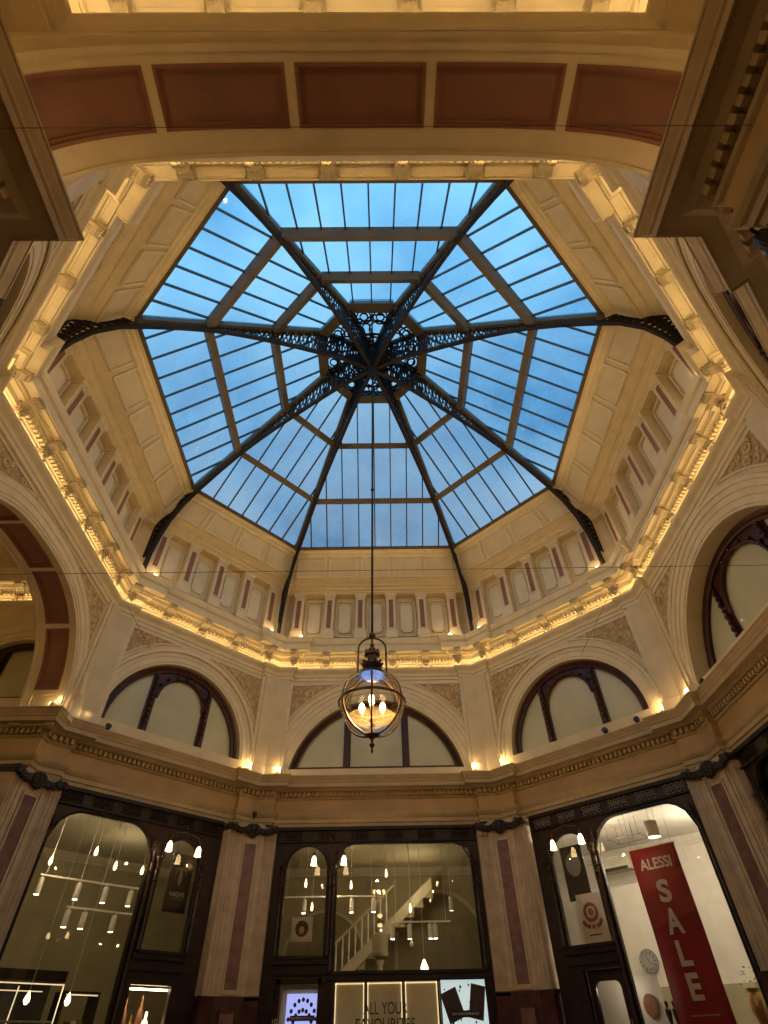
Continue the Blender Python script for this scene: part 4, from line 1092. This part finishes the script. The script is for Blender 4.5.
m = MB(); m.box(-.36, .22, FLOOR, .05, 0, .4, lambda s, z, e: PL(s, z, 6.6+e)); m.box(-.36, -.33, FLOOR, .75, 0, .4, lambda s, z, e: PL(s, z, 6.6+e)); m.box(.19, .22, FLOOR, .75, 0, .4, lambda s, z, e: PL(s, z, 6.6+e)); m.box(-.36, .22, .72, .75, 0, .4, lambda s, z, e: PL(s, z, 6.6+e)); m.build('carcass', WOODD, t)
m = MB(); m.box(-.33, .19, .70, .715, 0, .02, lambda s, z, e: PL(s, z, 6.62+e)); m.build('lit_edge', LEDS, t)
k_ = 0
for i in range(5):
    for j in range(2):
        s_ = -.30+i*.10; mm = MB(); z0 = .05+j*.20; mm.box(s_, s_+.075, z0, z0+random.uniform(.12, .19), 0, .1, lambda s, z, e: PL(s, z, 6.66+e))
        mm.build('chocolate_box', [PINKW, GOLD, CHOC][(i+j) % 3], None, label='small upright box on the lit shelf beside the cabinet', cat='box', group='small boxes on the lit shelf')
panel(None, 'dark_column', lambda s, z, d=0.: PL(s, z, 7.4-d), -1.75, -1.45, FLOOR, 2.2, 0, .3, BLACK); o = bpy.data.objects['dark_column']; tag(o, 'dark square column at the left edge inside the left shop', 'column')
# product display behind the lower right pane
t = thing('window_display', FL2(.83, FLOOR, -.5), 'brightly lit window display of bottles under the small left window', 'display')
m = MB(); m.box(.42, 1.24, FLOOR, .06, 0, .5, lambda s, z, e: FL2(s, z, -.72+e)); m.build('plinth', WHITE, t)
m = MB(); m.box(.46, 1.22, .775, .80, 0, .03, lambda s, z, e: FL2(s, z, -.20+e)); m.build('lit_edge', LED, t)
for i, (s_, h_, mt) in enumerate(((.56, .62, GREY), (.70, .80, RED), (.84, .55, GOLD), (.98, .86, RED), (1.10, .60, BULBS))):
    c = FL2(s_, .06, -.5); h_ *= .78; mm = MB(); mm.lathe([(.001, 0), (.055, 0), (.06, h_*.5), (.045, h_*.72), (.018, h_*.82), (.018, h_), (.001, h_)], 12, c)
    mm.build('bottle', mt, None, smooth=True, label=['grey bottle at the left of the lit window display', 'tall red bottle second in the lit window display', 'brass coloured bottle in the middle of the lit window display', 'tallest red bottle in the lit window display', 'glowing bottle at the right of the lit window display'][i], cat='bottle', group='bottles in the lit window display')

# ------------------------------------------------------------------ far right shop interior
BN = lambda s, z, e=0.: FR2(s, z, -.50+e)
t = thing('sale_banner', BN(.5, 2.56, 0), 'long red hanging banner with white lettering reading SALE', 'banner')
m = MB(); N = 24
vs = []; 
for i in range(N+1):
    z = 2.57-(2.57+.75)*i/N; e = .012*math.sin(i*.5)
    for s_ in (.08, .36, .65, .93): vs.append(BN(s_, z, e+.006*math.sin(s_*9+i*.4)))
m.mesh(vs, [(i*4+j, i*4+j+1, i*4+j+5, i*4+j+4) for i in range(N) for j in range(3)])
cl = m.build('cloth', BANNER, t, smooth=True); so = cl.modifiers.new('thickness', 'SOLIDIFY'); so.thickness = .004
text('ALESSI', BN, .50, 2.22, .03, .17, t, PINKW, width=.58, bold=.02)
for ch, z, h_, w_ in (('S', 1.73, .33, .22), ('A', 1.30, .35, .27), ('L', .89, .33, .20), ('E', .48, .33, .20)):
    text(ch, BN, .50, z, .03, h_, t, PINKW, width=w_, bold=.035)
text('* selected lines only', BN, .5, .30, .03, .03, t, PINKW, width=.48)
m = MB(); m.tube([BN(.06, 2.57, 0), BN(.95, 2.57, 0)], .012, 8); m.build('top_rod', WHITE, t)
m = MB()
for s_ in (.12, .22, .70, .88): m.tube([BN(s_, 2.57, 0), BN(s_, 3.49, -.15)], .003, 4)
m.build('hanging_wire', BLACK, t)
pendant(PR, .52, 6.9, 2.76, 3.49, 'white cylinder pendant shining above the red banner', None, .12, 'can', SHOPC)
t = thing('wall_clock', PR(-1.35, 1.22, 10.3), 'round grey wall clock left of the red banner', 'clock')
CK = lambda s, z, e=0.: PR(s, z, 9.45-e)
m = MB(); dsk = lambda r, a, b: m.slab(lambda s, z, d: CK(s, z, d), [(-1.40+r*math.cos(q), 1.25+r*math.sin(q)) for q in [i*PI/16 for i in range(32)]], a, b)
dsk(.19, -.02, .02); m.build('dial', pmat('clock_dial', (.34, .34, .32), .5), t)
m = MB()
for i in range(12):
    q = i*PI/6; m.bar(CK(-1.40+.115*math.cos(q), 1.25+.115*math.sin(q), .024), CK(-1.40+.170*math.cos(q), 1.25+.170*math.sin(q), .024), .026, .008)
m.bar(CK(-1.40, 1.25, .028), CK(-1.32, 1.20, .028), .020, .006); m.bar(CK(-1.40, 1.25, .028), CK(-1.42, 1.36, .028), .016, .006); m.build('hands_and_marks', BLACK, t)
m = MB(); m.tube([CK(-1.40+.19*math.cos(q), 1.25+.19*math.sin(q), .01) for q in [i*PI/16 for i in range(32)]], .014, 6, True); m.build('rim', GREY, t)
m = MB(); m.box(-1.64, -1.16, FLOOR, .86, -1.3, -.02, lambda s, z, e: CK(s, z, e)); 
panel(None, 'partition', CK, -2.6, -.62, FLOOR, 2.6, -.12, .10, SHOPWH); tag(bpy.data.objects['partition'], 'white partition wall carrying the round clock', 'partition')
panel(bpy.data.objects['partition'], 'lower_panel', CK, -2.6, -.60, FLOOR, .84, -.02, .03, SHOPW)
t = thing('air_conditioner', PR(-1.5, 3.0, 9.3), 'white wall air conditioner near the ceiling left of the banner', 'air conditioner')
AC = lambda s, z, e: PR(s, z, 9.6-e)
m = MB(); m.box(-2.0, -1.15, 2.86, 3.14, 0, .3, AC); m.build('casing', SHOPC, t); m = MB(); m.box(-1.95, -1.2, 2.86, 2.92, .29, .31, AC); m.build('outlet', BLACK, t)
m = MB()
for i in range(5): m.box(-1.95, -1.2, 2.98+i*.028, 2.985+i*.028, .3, .305, AC)
m.build('grille', GREY, t)
t = thing('ceiling_rack', PR(-.9, 3.49, 8.4), 'thin wire rack hung from the ceiling left of the banner', 'rack')
m = MB(); RK = lambda s, a, z: PR(s, z, a)
for a in (8.0, 8.5):
    for s_ in (-.9, -.55, -.2): m.tube([RK(s_, a, 3.49), RK(s_, a, 3.15)], .006, 4)
    m.tube([RK(-.95, a, 3.15), RK(-.15, a, 3.15)], .006, 4)
for s_ in (-.9, -.2): m.tube([RK(s_, 8.0, 3.15), RK(s_, 8.5, 3.15)], .006, 4)
m.build('wire_frame', BLACK, t)
# small window content: photo print and badge poster
t = thing('photo_print', FR2(-1.05, 2.4, -.55), 'dark portrait photograph print in the small right window', 'poster')
PP = lambda s, z, e=0.: FR2(s, z, -.60+e)
m = MB(); m.box(-1.40, -.92, 1.98, 2.88, 0, .02, PP); m.build('print', BLACK, t)
m = MB(); m.slab(PP, [(-1.16+.16*math.cos(q), 2.56+.20*math.sin(q)) for q in [i*PI/10 for i in range(20)]], .02, .024); m.build('portrait_blur', GREY, t)
m = MB(); m.tube([PP(-1.3, 2.88), PP(-1.3, 3.49)], .004, 4); m.tube([PP(-1.0, 2.88), PP(-1.0, 3.49)], .004, 4); m.build('hanging_wire', GREY, t)
t = thing('emblem_poster', FR2(-.85, 1.6, -.30), 'pale poster with a round brown emblem in the small right window', 'poster')
PE = lambda s, z, e=0.: FR2(s, z, -.32+e)
m = MB(); m.box(-1.12, -.50, 1.10, 2.02, 0, .015, PE); m.build('sheet', PINKW, t)
m = MB()
m.tube([PE(-.88+.12*math.cos(q), 1.74+.12*math.sin(q), .022) for q in [i*PI/10 for i in range(20)]], .028, 5, True)
m.slab(PE, [(-.88+.055*math.cos(q), 1.74+.055*math.sin(q)) for q in [i*PI/6 for i in range(12)]], .015, .026)
for i in range(7):
    q = PI+i*PI/6; m.ball(PE(-.88+.17*math.cos(q), 1.60+.07*math.sin(q), .02), .034, 6)
m.build('round_emblem', pmat('emblem_brown', (.35, .13, .06), .5, var=.3, scale=20), t)
m = MB(); m.box(-1.0, -.76, 1.40, 1.42, .015, .02, PE); m.build('caption', BLACK, t)
t = thing('shop_door', FR2(-.78, FLOOR, -.1), 'dark framed glass door below the small right window', 'door')
m = MB(); plate(m, FR2, -1.13, -.42, FLOOR+.05, lambda s: .93, [(-1.02, -.56, FLOOR+.4, round_top(-1.02, -.56, .78, .10))], -.18, -.13); m.build('door_leaf', WOOD, t)
m = MB(); m.slab(FR2, [(-1.03, FLOOR+.4), (-.55, FLOOR+.4), (-.55, .8), (-1.03, .8)], -.16, -.155); m.build('door_glass', SHOPG, t)
m = MB(); m.tube([FR2(-.50, -.4, -.10), FR2(-.50, .3, -.10)], .014, 8); m.build('door_handle', GOLD, t)
t = thing('white_screen', FR2(-.8, FLOOR, -.9), 'white display board behind the dark framed glass door', 'board')
m = MB(); m.box(-1.5, -.3, FLOOR, .86, 0, .03, lambda s, z, e: FR2(s, z, -1.0+e)); m.build('board', WHITE, t)
m = MB(); m.slab(lambda s, z, d: FR2(s, z, -.95+d), [(-.52+.12*math.cos(q), .48+.15*math.sin(q)) for q in [i*PI/10 for i in range(20)]], -.0, .02); m.build('red_disc', RED, t)
# kettles, pepper mills and gilt things at the foot of the window
for i, s_ in enumerate((-.20, -.08)):
    c = PR(s_, .05, 6.95); mm = MB(); mm.lathe([(.001, 0), (.05, 0), (.045, .1), (.025, .18), (.045, .30), (.05, .36), (.02, .40), (.03, .46), (.001, .48)], 14, c)
    mm.build('pepper_mill', BLACK, None, smooth=True, label=['left black turned pepper mill low behind the right window', 'right black turned pepper mill low behind the right window'][i], cat='pepper mill', group='pepper mills behind the right window')
t = thing('gilt_vase', PR(1.22, 0, 6.7), 'gilt openwork vase with leaves right of the red banner', 'vase')
c = PR(1.22, .05, 6.95); m = MB(); m.lathe([(.001, 0), (.08, 0), (.05, .06), (.11, .25), (.13, .4), (.08, .5), (.10, .55), (.09, .55), (.06, .5)], 16, c); m.build('body', GOLD, t, smooth=True)
m = MB()
for i in range(40):
    q = random.uniform(0, 6.28); rr = random.uniform(.02, .2); h_ = random.uniform(.5, .8); a = c+Vector((rr*math.cos(q), rr*math.sin(q), h_)); d_ = Vector((math.cos(q), math.sin(q), random.uniform(-.3, .6)))*.06; u = Vector((-math.sin(q), math.cos(q), 0))*.02
    m.quad(a, a+d_*.5+u, a+d_, a+d_*.5-u)
m.build('foliage', PLANT, t, kind='stuff')
for i, s_ in enumerate((1.5, 1.72)):
    c = PR(s_, .05, 7.0); mm = MB(); mm.lathe([(.001, 0), (.09, 0), (.11, .1), (.09, .22), (.03, .28), (.02, .32), (.001, .33)], 14, c); mm.tube([c+Vector((0, .11, .1)), c+Vector((0, .17, .2)), c+Vector((0, .05, .3))], .01, 6)
    mm.build('kettle', [GREY, BLACK][i], None, smooth=True, label=['grey kettle right of the gilt vase', 'black kettle at the right end of the window shelf'][i], cat='kettle', group='kettles behind the right window')
panel(None, 'window_shelf', lambda s, z, d=0.: PR(s, z, 6.9-d), -.30, 1.9, FLOOR, .05, -.35, .15, SHOPW); tag(bpy.data.objects['window_shelf'], 'olive display shelf running behind the banner window', 'shelf')

# ------------------------------------------------------------------ chandelier
ch = thing('pendant_lantern', (0, 0, 3.31), 'large glass globe lantern hanging from a long rod at the centre', 'chandelier')
m = MB(); m.tube([(0, 0, 4.36), (0, 0, 11.70)], .020, 8); m.ball((0, 0, 7.6), .035, 8); m.build('rod', IRON, ch)
m = MB(); m.ball((0, 0, 4.36), .055, 10); pts = []
for i in range(17):
    q = PI*i/16; pts.append((.20*math.cos(q), 0, 4.14+.18*math.sin(q)))
pts = [(.205, 0, 3.70)]+pts+[(-.205, 0, 3.70)]; m.tube(pts, .014, 6); m.build('stirrup', BRASSD, ch, smooth=True)
m = MB(); m.lathe([(.015, 4.34), (.02, 4.22), (.035, 4.20), (.02, 4.17), (.03, 4.12), (.08, 4.10), (.11, 4.07), (.115, 4.03), (.08, 4.01), (.085, 3.94), (.10, 3.90), (.14, 3.89), (.15, 3.86), (.12, 3.83), (.09, 3.80), (.17, 3.76), (.19, 3.73)], 20)
for i in range(10):
    q = 2*PI*i/10; m.ball((.145*math.cos(q), .145*math.sin(q), 3.90), .022, 6); m.ball((.10*math.cos(q), .10*math.sin(q), 4.09), .018, 6)
m.build('crown_cap', BRASSD, ch, smooth=True)
GR, GZ = .435, 3.31
m = MB(); m.lathe([(GR*math.sin(a), GZ-GR*math.cos(a)) for a in [PI*(.0+i/24*.88)+.01 for i in range(25)]], 40); m.build('glass_globe', GLOBE, ch, smooth=True)
m = MB(); m.lathe([(.19, 3.705), (.18, 3.72), (.12, 3.745), (.05, 3.75), (.001, 3.752)], 24); m.build('blue_glass_cap', BLUEG, ch, smooth=True)
m = MB(); m.lathe([(GR+.004, GZ-.018), (GR+.018, GZ-.018), (GR+.018, GZ+.018), (GR+.004, GZ+.018), (GR+.004, GZ-.018)], 48)
for i in range(48):
    q = 2*PI*i/48; m.ball(((GR+.018)*math.cos(q), (GR+.018)*math.sin(q), GZ), .011, 5)
m.build('equator_band', BRASSD, ch)
for j in range(6):
    q = -PI/2+j*PI/3; m = MB(); m.tube([((GR+.01)*math.sin(a)*math.cos(q), (GR+.01)*math.sin(a)*math.sin(q), GZ-(GR+.01)*math.cos(a)) for a in [.12+i*(PI-.52)/20 for i in range(21)]], .014, 6); m.build('meridian_strap', BRASSD, ch, smooth=True)
m = MB(); m.lathe([(.001, 2.64), (.012, 2.66), (.018, 2.69), (.01, 2.71), (.03, 2.735), (.035, 2.76), (.015, 2.78), (.02, 2.82), (.045, 2.85), (.10, 2.875), (.085, 2.885), (.001, 2.89)], 16); m.build('finial', BRASSD, ch, smooth=True)
m = MB(); m.tube([(0, 0, 3.0), (0, 0, 3.74)], .012, 6); m.ball((0, 0, 3.08), .04, 10)
BL = []
for j in range(3):
    q = 2*PI*j/3+.5; x, y = .165*math.cos(q), .165*math.sin(q); BL.append((x, y)); m.tube([(0, 0, 3.10), (x*.5, y*.5, 3.06), (x, y, 3.12), (x, y, 3.17)], .009, 6)
m.build('bulb_arms', BRASSD, ch)
for x, y in BL:
    m = MB(); m.lathe([(.018, 3.17), (.022, 3.21), (.001, 3.215)], 10, (x, y, 0)); sk = m.build('socket', GOLD, ch); m = MB(); m.lathe([(.014, 3.21), (.034, 3.25), (.040, 3.285), (.030, 3.33), (.001, 3.36)], 12, (x, y, 0)); m.build('bulb', BULB, sk, smooth=True)
m = MB(); m.lathe([(.30, 3.11), (.31, 3.115), (.29, 3.09), (.15, 3.02), (.001, 2.99)], 30); m.build('amber_dish', AMBER, ch, smooth=True)

# ------------------------------------------------------------------ spot lamps on the ledges
def spot_proto(name):
    t = thing(name, (0, 0, 0))
    m = MB(); m.box(-.05, .05, -.03, .03, 0, .02); m.tube([(0, 0, .01), (0, 0, .06)], .012, 6); child_local(m, 'base', GREY, t)
    m = MB(); m.tube([(0, .06, .06), (0, -.03, .10)], [.04, .05], 12); hd = child_local(m, 'lamp_head', WHITE, t)
    m = MB(); m.tube([(0, -.03, .10), (0, -.042, .106)], .040, 12); child_local(m, 'lens', BULB, hd)
    return t
sp = spot_proto('ledge_spotlight'); first = True
CN = {0: 'right and far right', 1: 'far right and far', 2: 'far and far left', 3: 'far left and left', 4: 'left and near left', 5: 'near left and near', 6: 'near and near right', 7: 'near right and right'}
LIGHTS = []
def add_light(name, kind, loc, energy, col=(1., .68, .34), size=.1, rot=None, spot=None, tgt=None):
    l = bpy.data.lights.new(name, kind); l.energy = energy; l.color = col
    if kind == 'AREA': l.size = size
    else: l.shadow_soft_size = size
    if spot: l.spot_size = spot; l.spot_blend = .9
    o = bpy.data.objects.new(name, l); C.objects.link(o); o.location = loc
    if tgt is not None: o.rotation_euler = (Vector(tgt)-Vector(loc)).to_track_quat('-Z', 'Y').to_euler()
    return o
cT = {k: .14+.30 for k in ORDER}; cSt = {k: .12+.24 for k in ORDER}
GT = 'small spot lamps on the upper cornice ledge'; GS = 'small spot lamps on the shop cornice ledge'
PLACE = ['right of the far right lunette', 'between middle and far right lunettes', 'between middle and far left lunettes', 'between far left lunette and left arch', 'nearer the camera than the left arch', 'left of the near panelled arch', 'right of the near panelled arch', 'nearer the camera than the right lunette']
for i in range(8):
    ka, kb = ORDER[i], ORDER[(i+1) % 8]; na, nb = NRM[ka], NRM[kb]; ta = Vector((-na.y, na.x)); tb = Vector((-nb.y, nb.x)); nm_ = (na+nb).normalized()
    for lev, (base, off, z) in enumerate((((A0, W0), .36, 7.745), ((AS, WS), .27, 4.36))):
        if lev == 1 and i in (4,): pass
        f = isect(na, apo(ka, *base)-off-(.1 if ka in ('left', 'near') and lev == 0 else 0), nb, apo(kb, *base)-off-(.1 if kb in ('left', 'near') and lev == 0 else 0))
        for sgn, tt, nn_ in ((-1, -ta, na), (1, tb, nb)):
            p = f+tt*(.42 if lev == 0 else .36)+nn_*.06
            lab = '%s spot lamp %s, on %s ledge' % ('right' if sgn < 0 else 'left', PLACE[i], 'upper' if lev == 0 else 'lower')
            rz = math.atan2(nn_.y, nn_.x)-PI/2+(PI if lev == 1 else 0)      # head looks at the wall
            if first: o = sp; o.location = (p.x, p.y, z); o.rotation_euler = (0, 0, rz); o['label'] = lab; o['category'] = 'spot lamp'; o['group'] = GT if lev == 0 else GS; first = False
            else: o = dup(sp, (p.x, p.y, z), rz, lab, GT if lev == 0 else GS); o['category'] = 'spot lamp'
            q = p-nn_*.10
            if lev == 0: q = p-nn_*.20; add_light('ledge_lamp_light', 'POINT', (q.x, q.y, z+.15), 2.5, (1., .66, .30), .03); add_light('ledge_lamp_beam', 'SPOT', (q.x, q.y, z+.13), 75, (1., .68, .33), .03, spot=2.3, tgt=(-p.x*.8, -p.y*.8, 10.3))
            else: add_light('ledge_lamp_light', 'POINT', (q.x, q.y, z+.17), 3.2, (1., .66, .30), .03)

for x_, sd in ((-2.20, 'left'), (2.20, 'right')):
    o = dup(sp, (x_, -5.72, 4.36), PI, '%s-hand glaring spot lamp on the arcade ledge nearest the camera' % sd, GS); o['category'] = 'spot lamp'
    add_light('ledge_lamp_light', 'POINT', (x_, -5.58, 4.52), 3.0, (1., .66, .30), .02)
# small cameras and black floods on the shop cornice
def dome_camera(loc, rz, lab):
    t = thing('security_camera', loc, lab, 'camera', None, None, rz)
    m = MB(); m.lathe([(.05, .04), (.055, .02), (.05, .0), (.001, .0)][::-1], 14, (0, 0, 0)); m.lathe([(.05, 0), (.045, -.03), (.02, -.055), (.001, -.06)], 14); child_local(m, 'dome', BLACK, t)
    m = MB(); m.box(-.06, .06, -.02, .06, 0, .05); child_local(m, 'mount', GREY, t)
p = corner_pt(2); nm_ = (NRM['far']+NRM['far_left']).normalized(); q = p-nm_*.09
dome_camera((q.x, q.y, 3.62), 0, 'small dark security camera on the pilaster left of the far shop')
for F, s_, lab in ((FS_['far_left'], -1.35, 'small black flood lamp under the left lunette'), (FS_['right'], -1.75, 'small black flood lamp at the foot of the right lunette'), (FS_['far_right'], .62, 'black box lamp on the ledge under the right diagonal lunette'), (FS_['far_right'], 1.30, 'black lamp at the right end of the diagonal ledge')):
    p = F(s_, 4.36, .20); t = thing('flood_lamp', p, lab, 'flood lamp', 'black flood lamps on the shop cornice', None, F.rz)
    m = MB(); m.tube([(0, 0, 0), (0, 0, .05)], .012, 6); m.box(-.03, .03, -.03, .03, 0, .01); child_local(m, 'stand', GREY, t)
    m = MB(); m.tube([(0, .05, .07), (0, -.05, .11)], [.045, .06], 10); child_local(m, 'lamp_head', BLACK, t)

# ------------------------------------------------------------------ thin wires strung across the hall
def wire(pts, r, lab):
    m = MB(); m.tube(pts, r, 5); m.build('wire', BLACK, None, label=lab, cat='wire', group='thin wires across the hall')
wire([(-5.66, -.95, 4.85), (0, -.95, 4.84), (5.85, -.95, 4.85)], .004, 'thin wire stretched level across the hall through the left arch')
wire([(-2.4, -6.30, 3.9), (2.4, -6.30, 3.9)], .002, 'thin wire crossing under the near panelled arch')
wire([(4.60, 3.78, 6.16), (5.45, -3.55, 7.50)], .004, 'thin wire slanting down the right side of the hall')
wire([(-5.40, 2.72, 6.93), (-4.78, 3.60, 6.08)], .004, 'thin wire slanting down by the far left lunette')

# ------------------------------------------------------------------ lights the place has, plus one added lamp
LMP = (1., .64, .28)
add_light('lantern_light', 'POINT', (0, 0, 3.30), 95, (1., .63, .27), .04)
for k, Pf, e in (('far', PF, 15), ('far_left', PL, 15), ('far_right', PR, 68)):
    F = FS_[k]
    for s_, a in ((-.9, 7.4), (.9, 8.6)):
        q = Pf(s_, 2.75, a); add_light('shop_light', 'POINT', q, e, (1., .78, .45) if k != 'far_right' else (1., .86, .66), .025)
for k in ('right', 'near_left', 'near_right'):
    add_light('shop_light', 'POINT', FS_[k](0, 2.6, -1.2), 15, LMP, .03)
add_light('display_light', 'POINT', FL2(.83, .70, -.35), 2.2, (1., .78, .45), .02)
add_light('display_light', 'POINT', FR2(-.8, .70, -.6), 3.0, (1., .85, .62), .02)
add_light('shop_light', 'POINT', PL(.6, 2.9, 6.95), 5, (1., .80, .50), .02)  # extra unseen lamp, added to brighten the black hanging sign
# lamps along the two arcades
for (x, y) in ((0, -9.5), (-9.0, 0)): add_light('arcade_light', 'POINT', (x, y, 3.6), 30, LMP, .04)
for x, y in ((-2.2, -7.6), (2.2, -7.6), (-2.2, -9.5), (2.2, -9.5)): add_light('arcade_ledge_light', 'POINT', (x, y, 4.6), 7, LMP, .05)
# glow of the shop windows and floor level lamps spilling into the hall
for k in ('far', 'far_left', 'far_right', 'right', 'near_left', 'near_right'):
    p = FS_[k](0, 2.5, .25); add_light('window_lamp_light', 'POINT', p, 7.0, (1., .68, .34), .02)

# ------------------------------------------------------------------ dusk sky
wd_ = bpy.data.worlds.new('dusk_sky'); bpy.context.scene.world = wd_; wd_.use_nodes = True; nt = wd_.node_tree; nt.nodes.clear()
o = nt.nodes.new('ShaderNodeOutputWorld'); bg = nt.nodes.new('ShaderNodeBackground'); tc = nt.nodes.new('ShaderNodeTexCoord')
mp = nt.nodes.new('ShaderNodeMapping'); mp.inputs['Scale'].default_value = (1, 1, 1.2)
nz = nt.nodes.new('ShaderNodeTexNoise'); nz.inputs['Scale'].default_value = 3.2; nz.inputs['Detail'].default_value = 5
rp = nt.nodes.new('ShaderNodeValToRGB'); e = rp.color_ramp.elements; e[0].position = .36; e[0].color = (.045, .145, .37, 1); e[1].position = .62; e[1].color = (.26, .42, .65, 1)
# bluer and brighter towards the zenith behind, paler and greyer ahead
sx_ = nt.nodes.new('ShaderNodeSeparateXYZ'); mr = nt.nodes.new('ShaderNodeMapRange'); mr.inputs['From Min'].default_value = -.15; mr.inputs['From Max'].default_value = .75
mx = nt.nodes.new('ShaderNodeMix'); mx.data_type = 'RGBA'; mx.blend_type = 'MULTIPLY'; mx.inputs[0].default_value = 1
r2 = nt.nodes.new('ShaderNodeValToRGB'); f = r2.color_ramp.elements; f[0].position = 0; f[0].color = (.78, 1.58, 1.50, 1); f[1].position = 1; f[1].color = (.84, .60, .44, 1)
nt.links.new(tc.outputs['Generated'], mp.inputs['Vector']); nt.links.new(mp.outputs[0], nz.inputs['Vector']); nt.links.new(nz.outputs['Fac'], rp.inputs['Fac'])
nt.links.new(tc.outputs['Generated'], sx_.inputs[0]); nt.links.new(sx_.outputs['Y'], mr.inputs['Value']); nt.links.new(mr.outputs['Result'], r2.inputs['Fac'])
nt.links.new(rp.outputs['Color'], mx.inputs[6]); nt.links.new(r2.outputs['Color'], mx.inputs[7]); nt.links.new(mx.outputs[2], bg.inputs['Color']); bg.inputs['Strength'].default_value = 1.55
nt.links.new(bg.outputs[0], o.inputs[0])

# ------------------------------------------------------------------ camera
cam = bpy.data.cameras.new('camera'); co = bpy.data.objects.new('camera', cam); C.objects.link(co); bpy.context.scene.camera = co
el, ya, ro = math.radians(45.36), math.radians(.792), math.radians(-1.191)
Fv = Vector((math.sin(ya)*math.cos(el), math.cos(ya)*math.cos(el), math.sin(el))); Rv = Vector((math.cos(ya), -math.sin(ya), 0)); Uv = Rv.cross(Fv)
R_, U_ = Rv*math.cos(ro)+Uv*math.sin(ro), -Rv*math.sin(ro)+Uv*math.cos(ro)
M = Matrix((R_, U_, -Fv)).transposed().to_4x4(); M.translation = (.12, -6.9, 0); co.matrix_world = M
cam.sensor_fit = 'VERTICAL'; cam.sensor_height = 32; cam.lens = 532.6/1024*32; cam.clip_start = .02; cam.clip_end = 200
vs_ = bpy.context.scene.view_settings; vs_.view_transform = 'Standard'; vs_.look = 'None'; vs_.exposure = .25; vs_.gamma = 1; vs_.use_curve_mapping = False
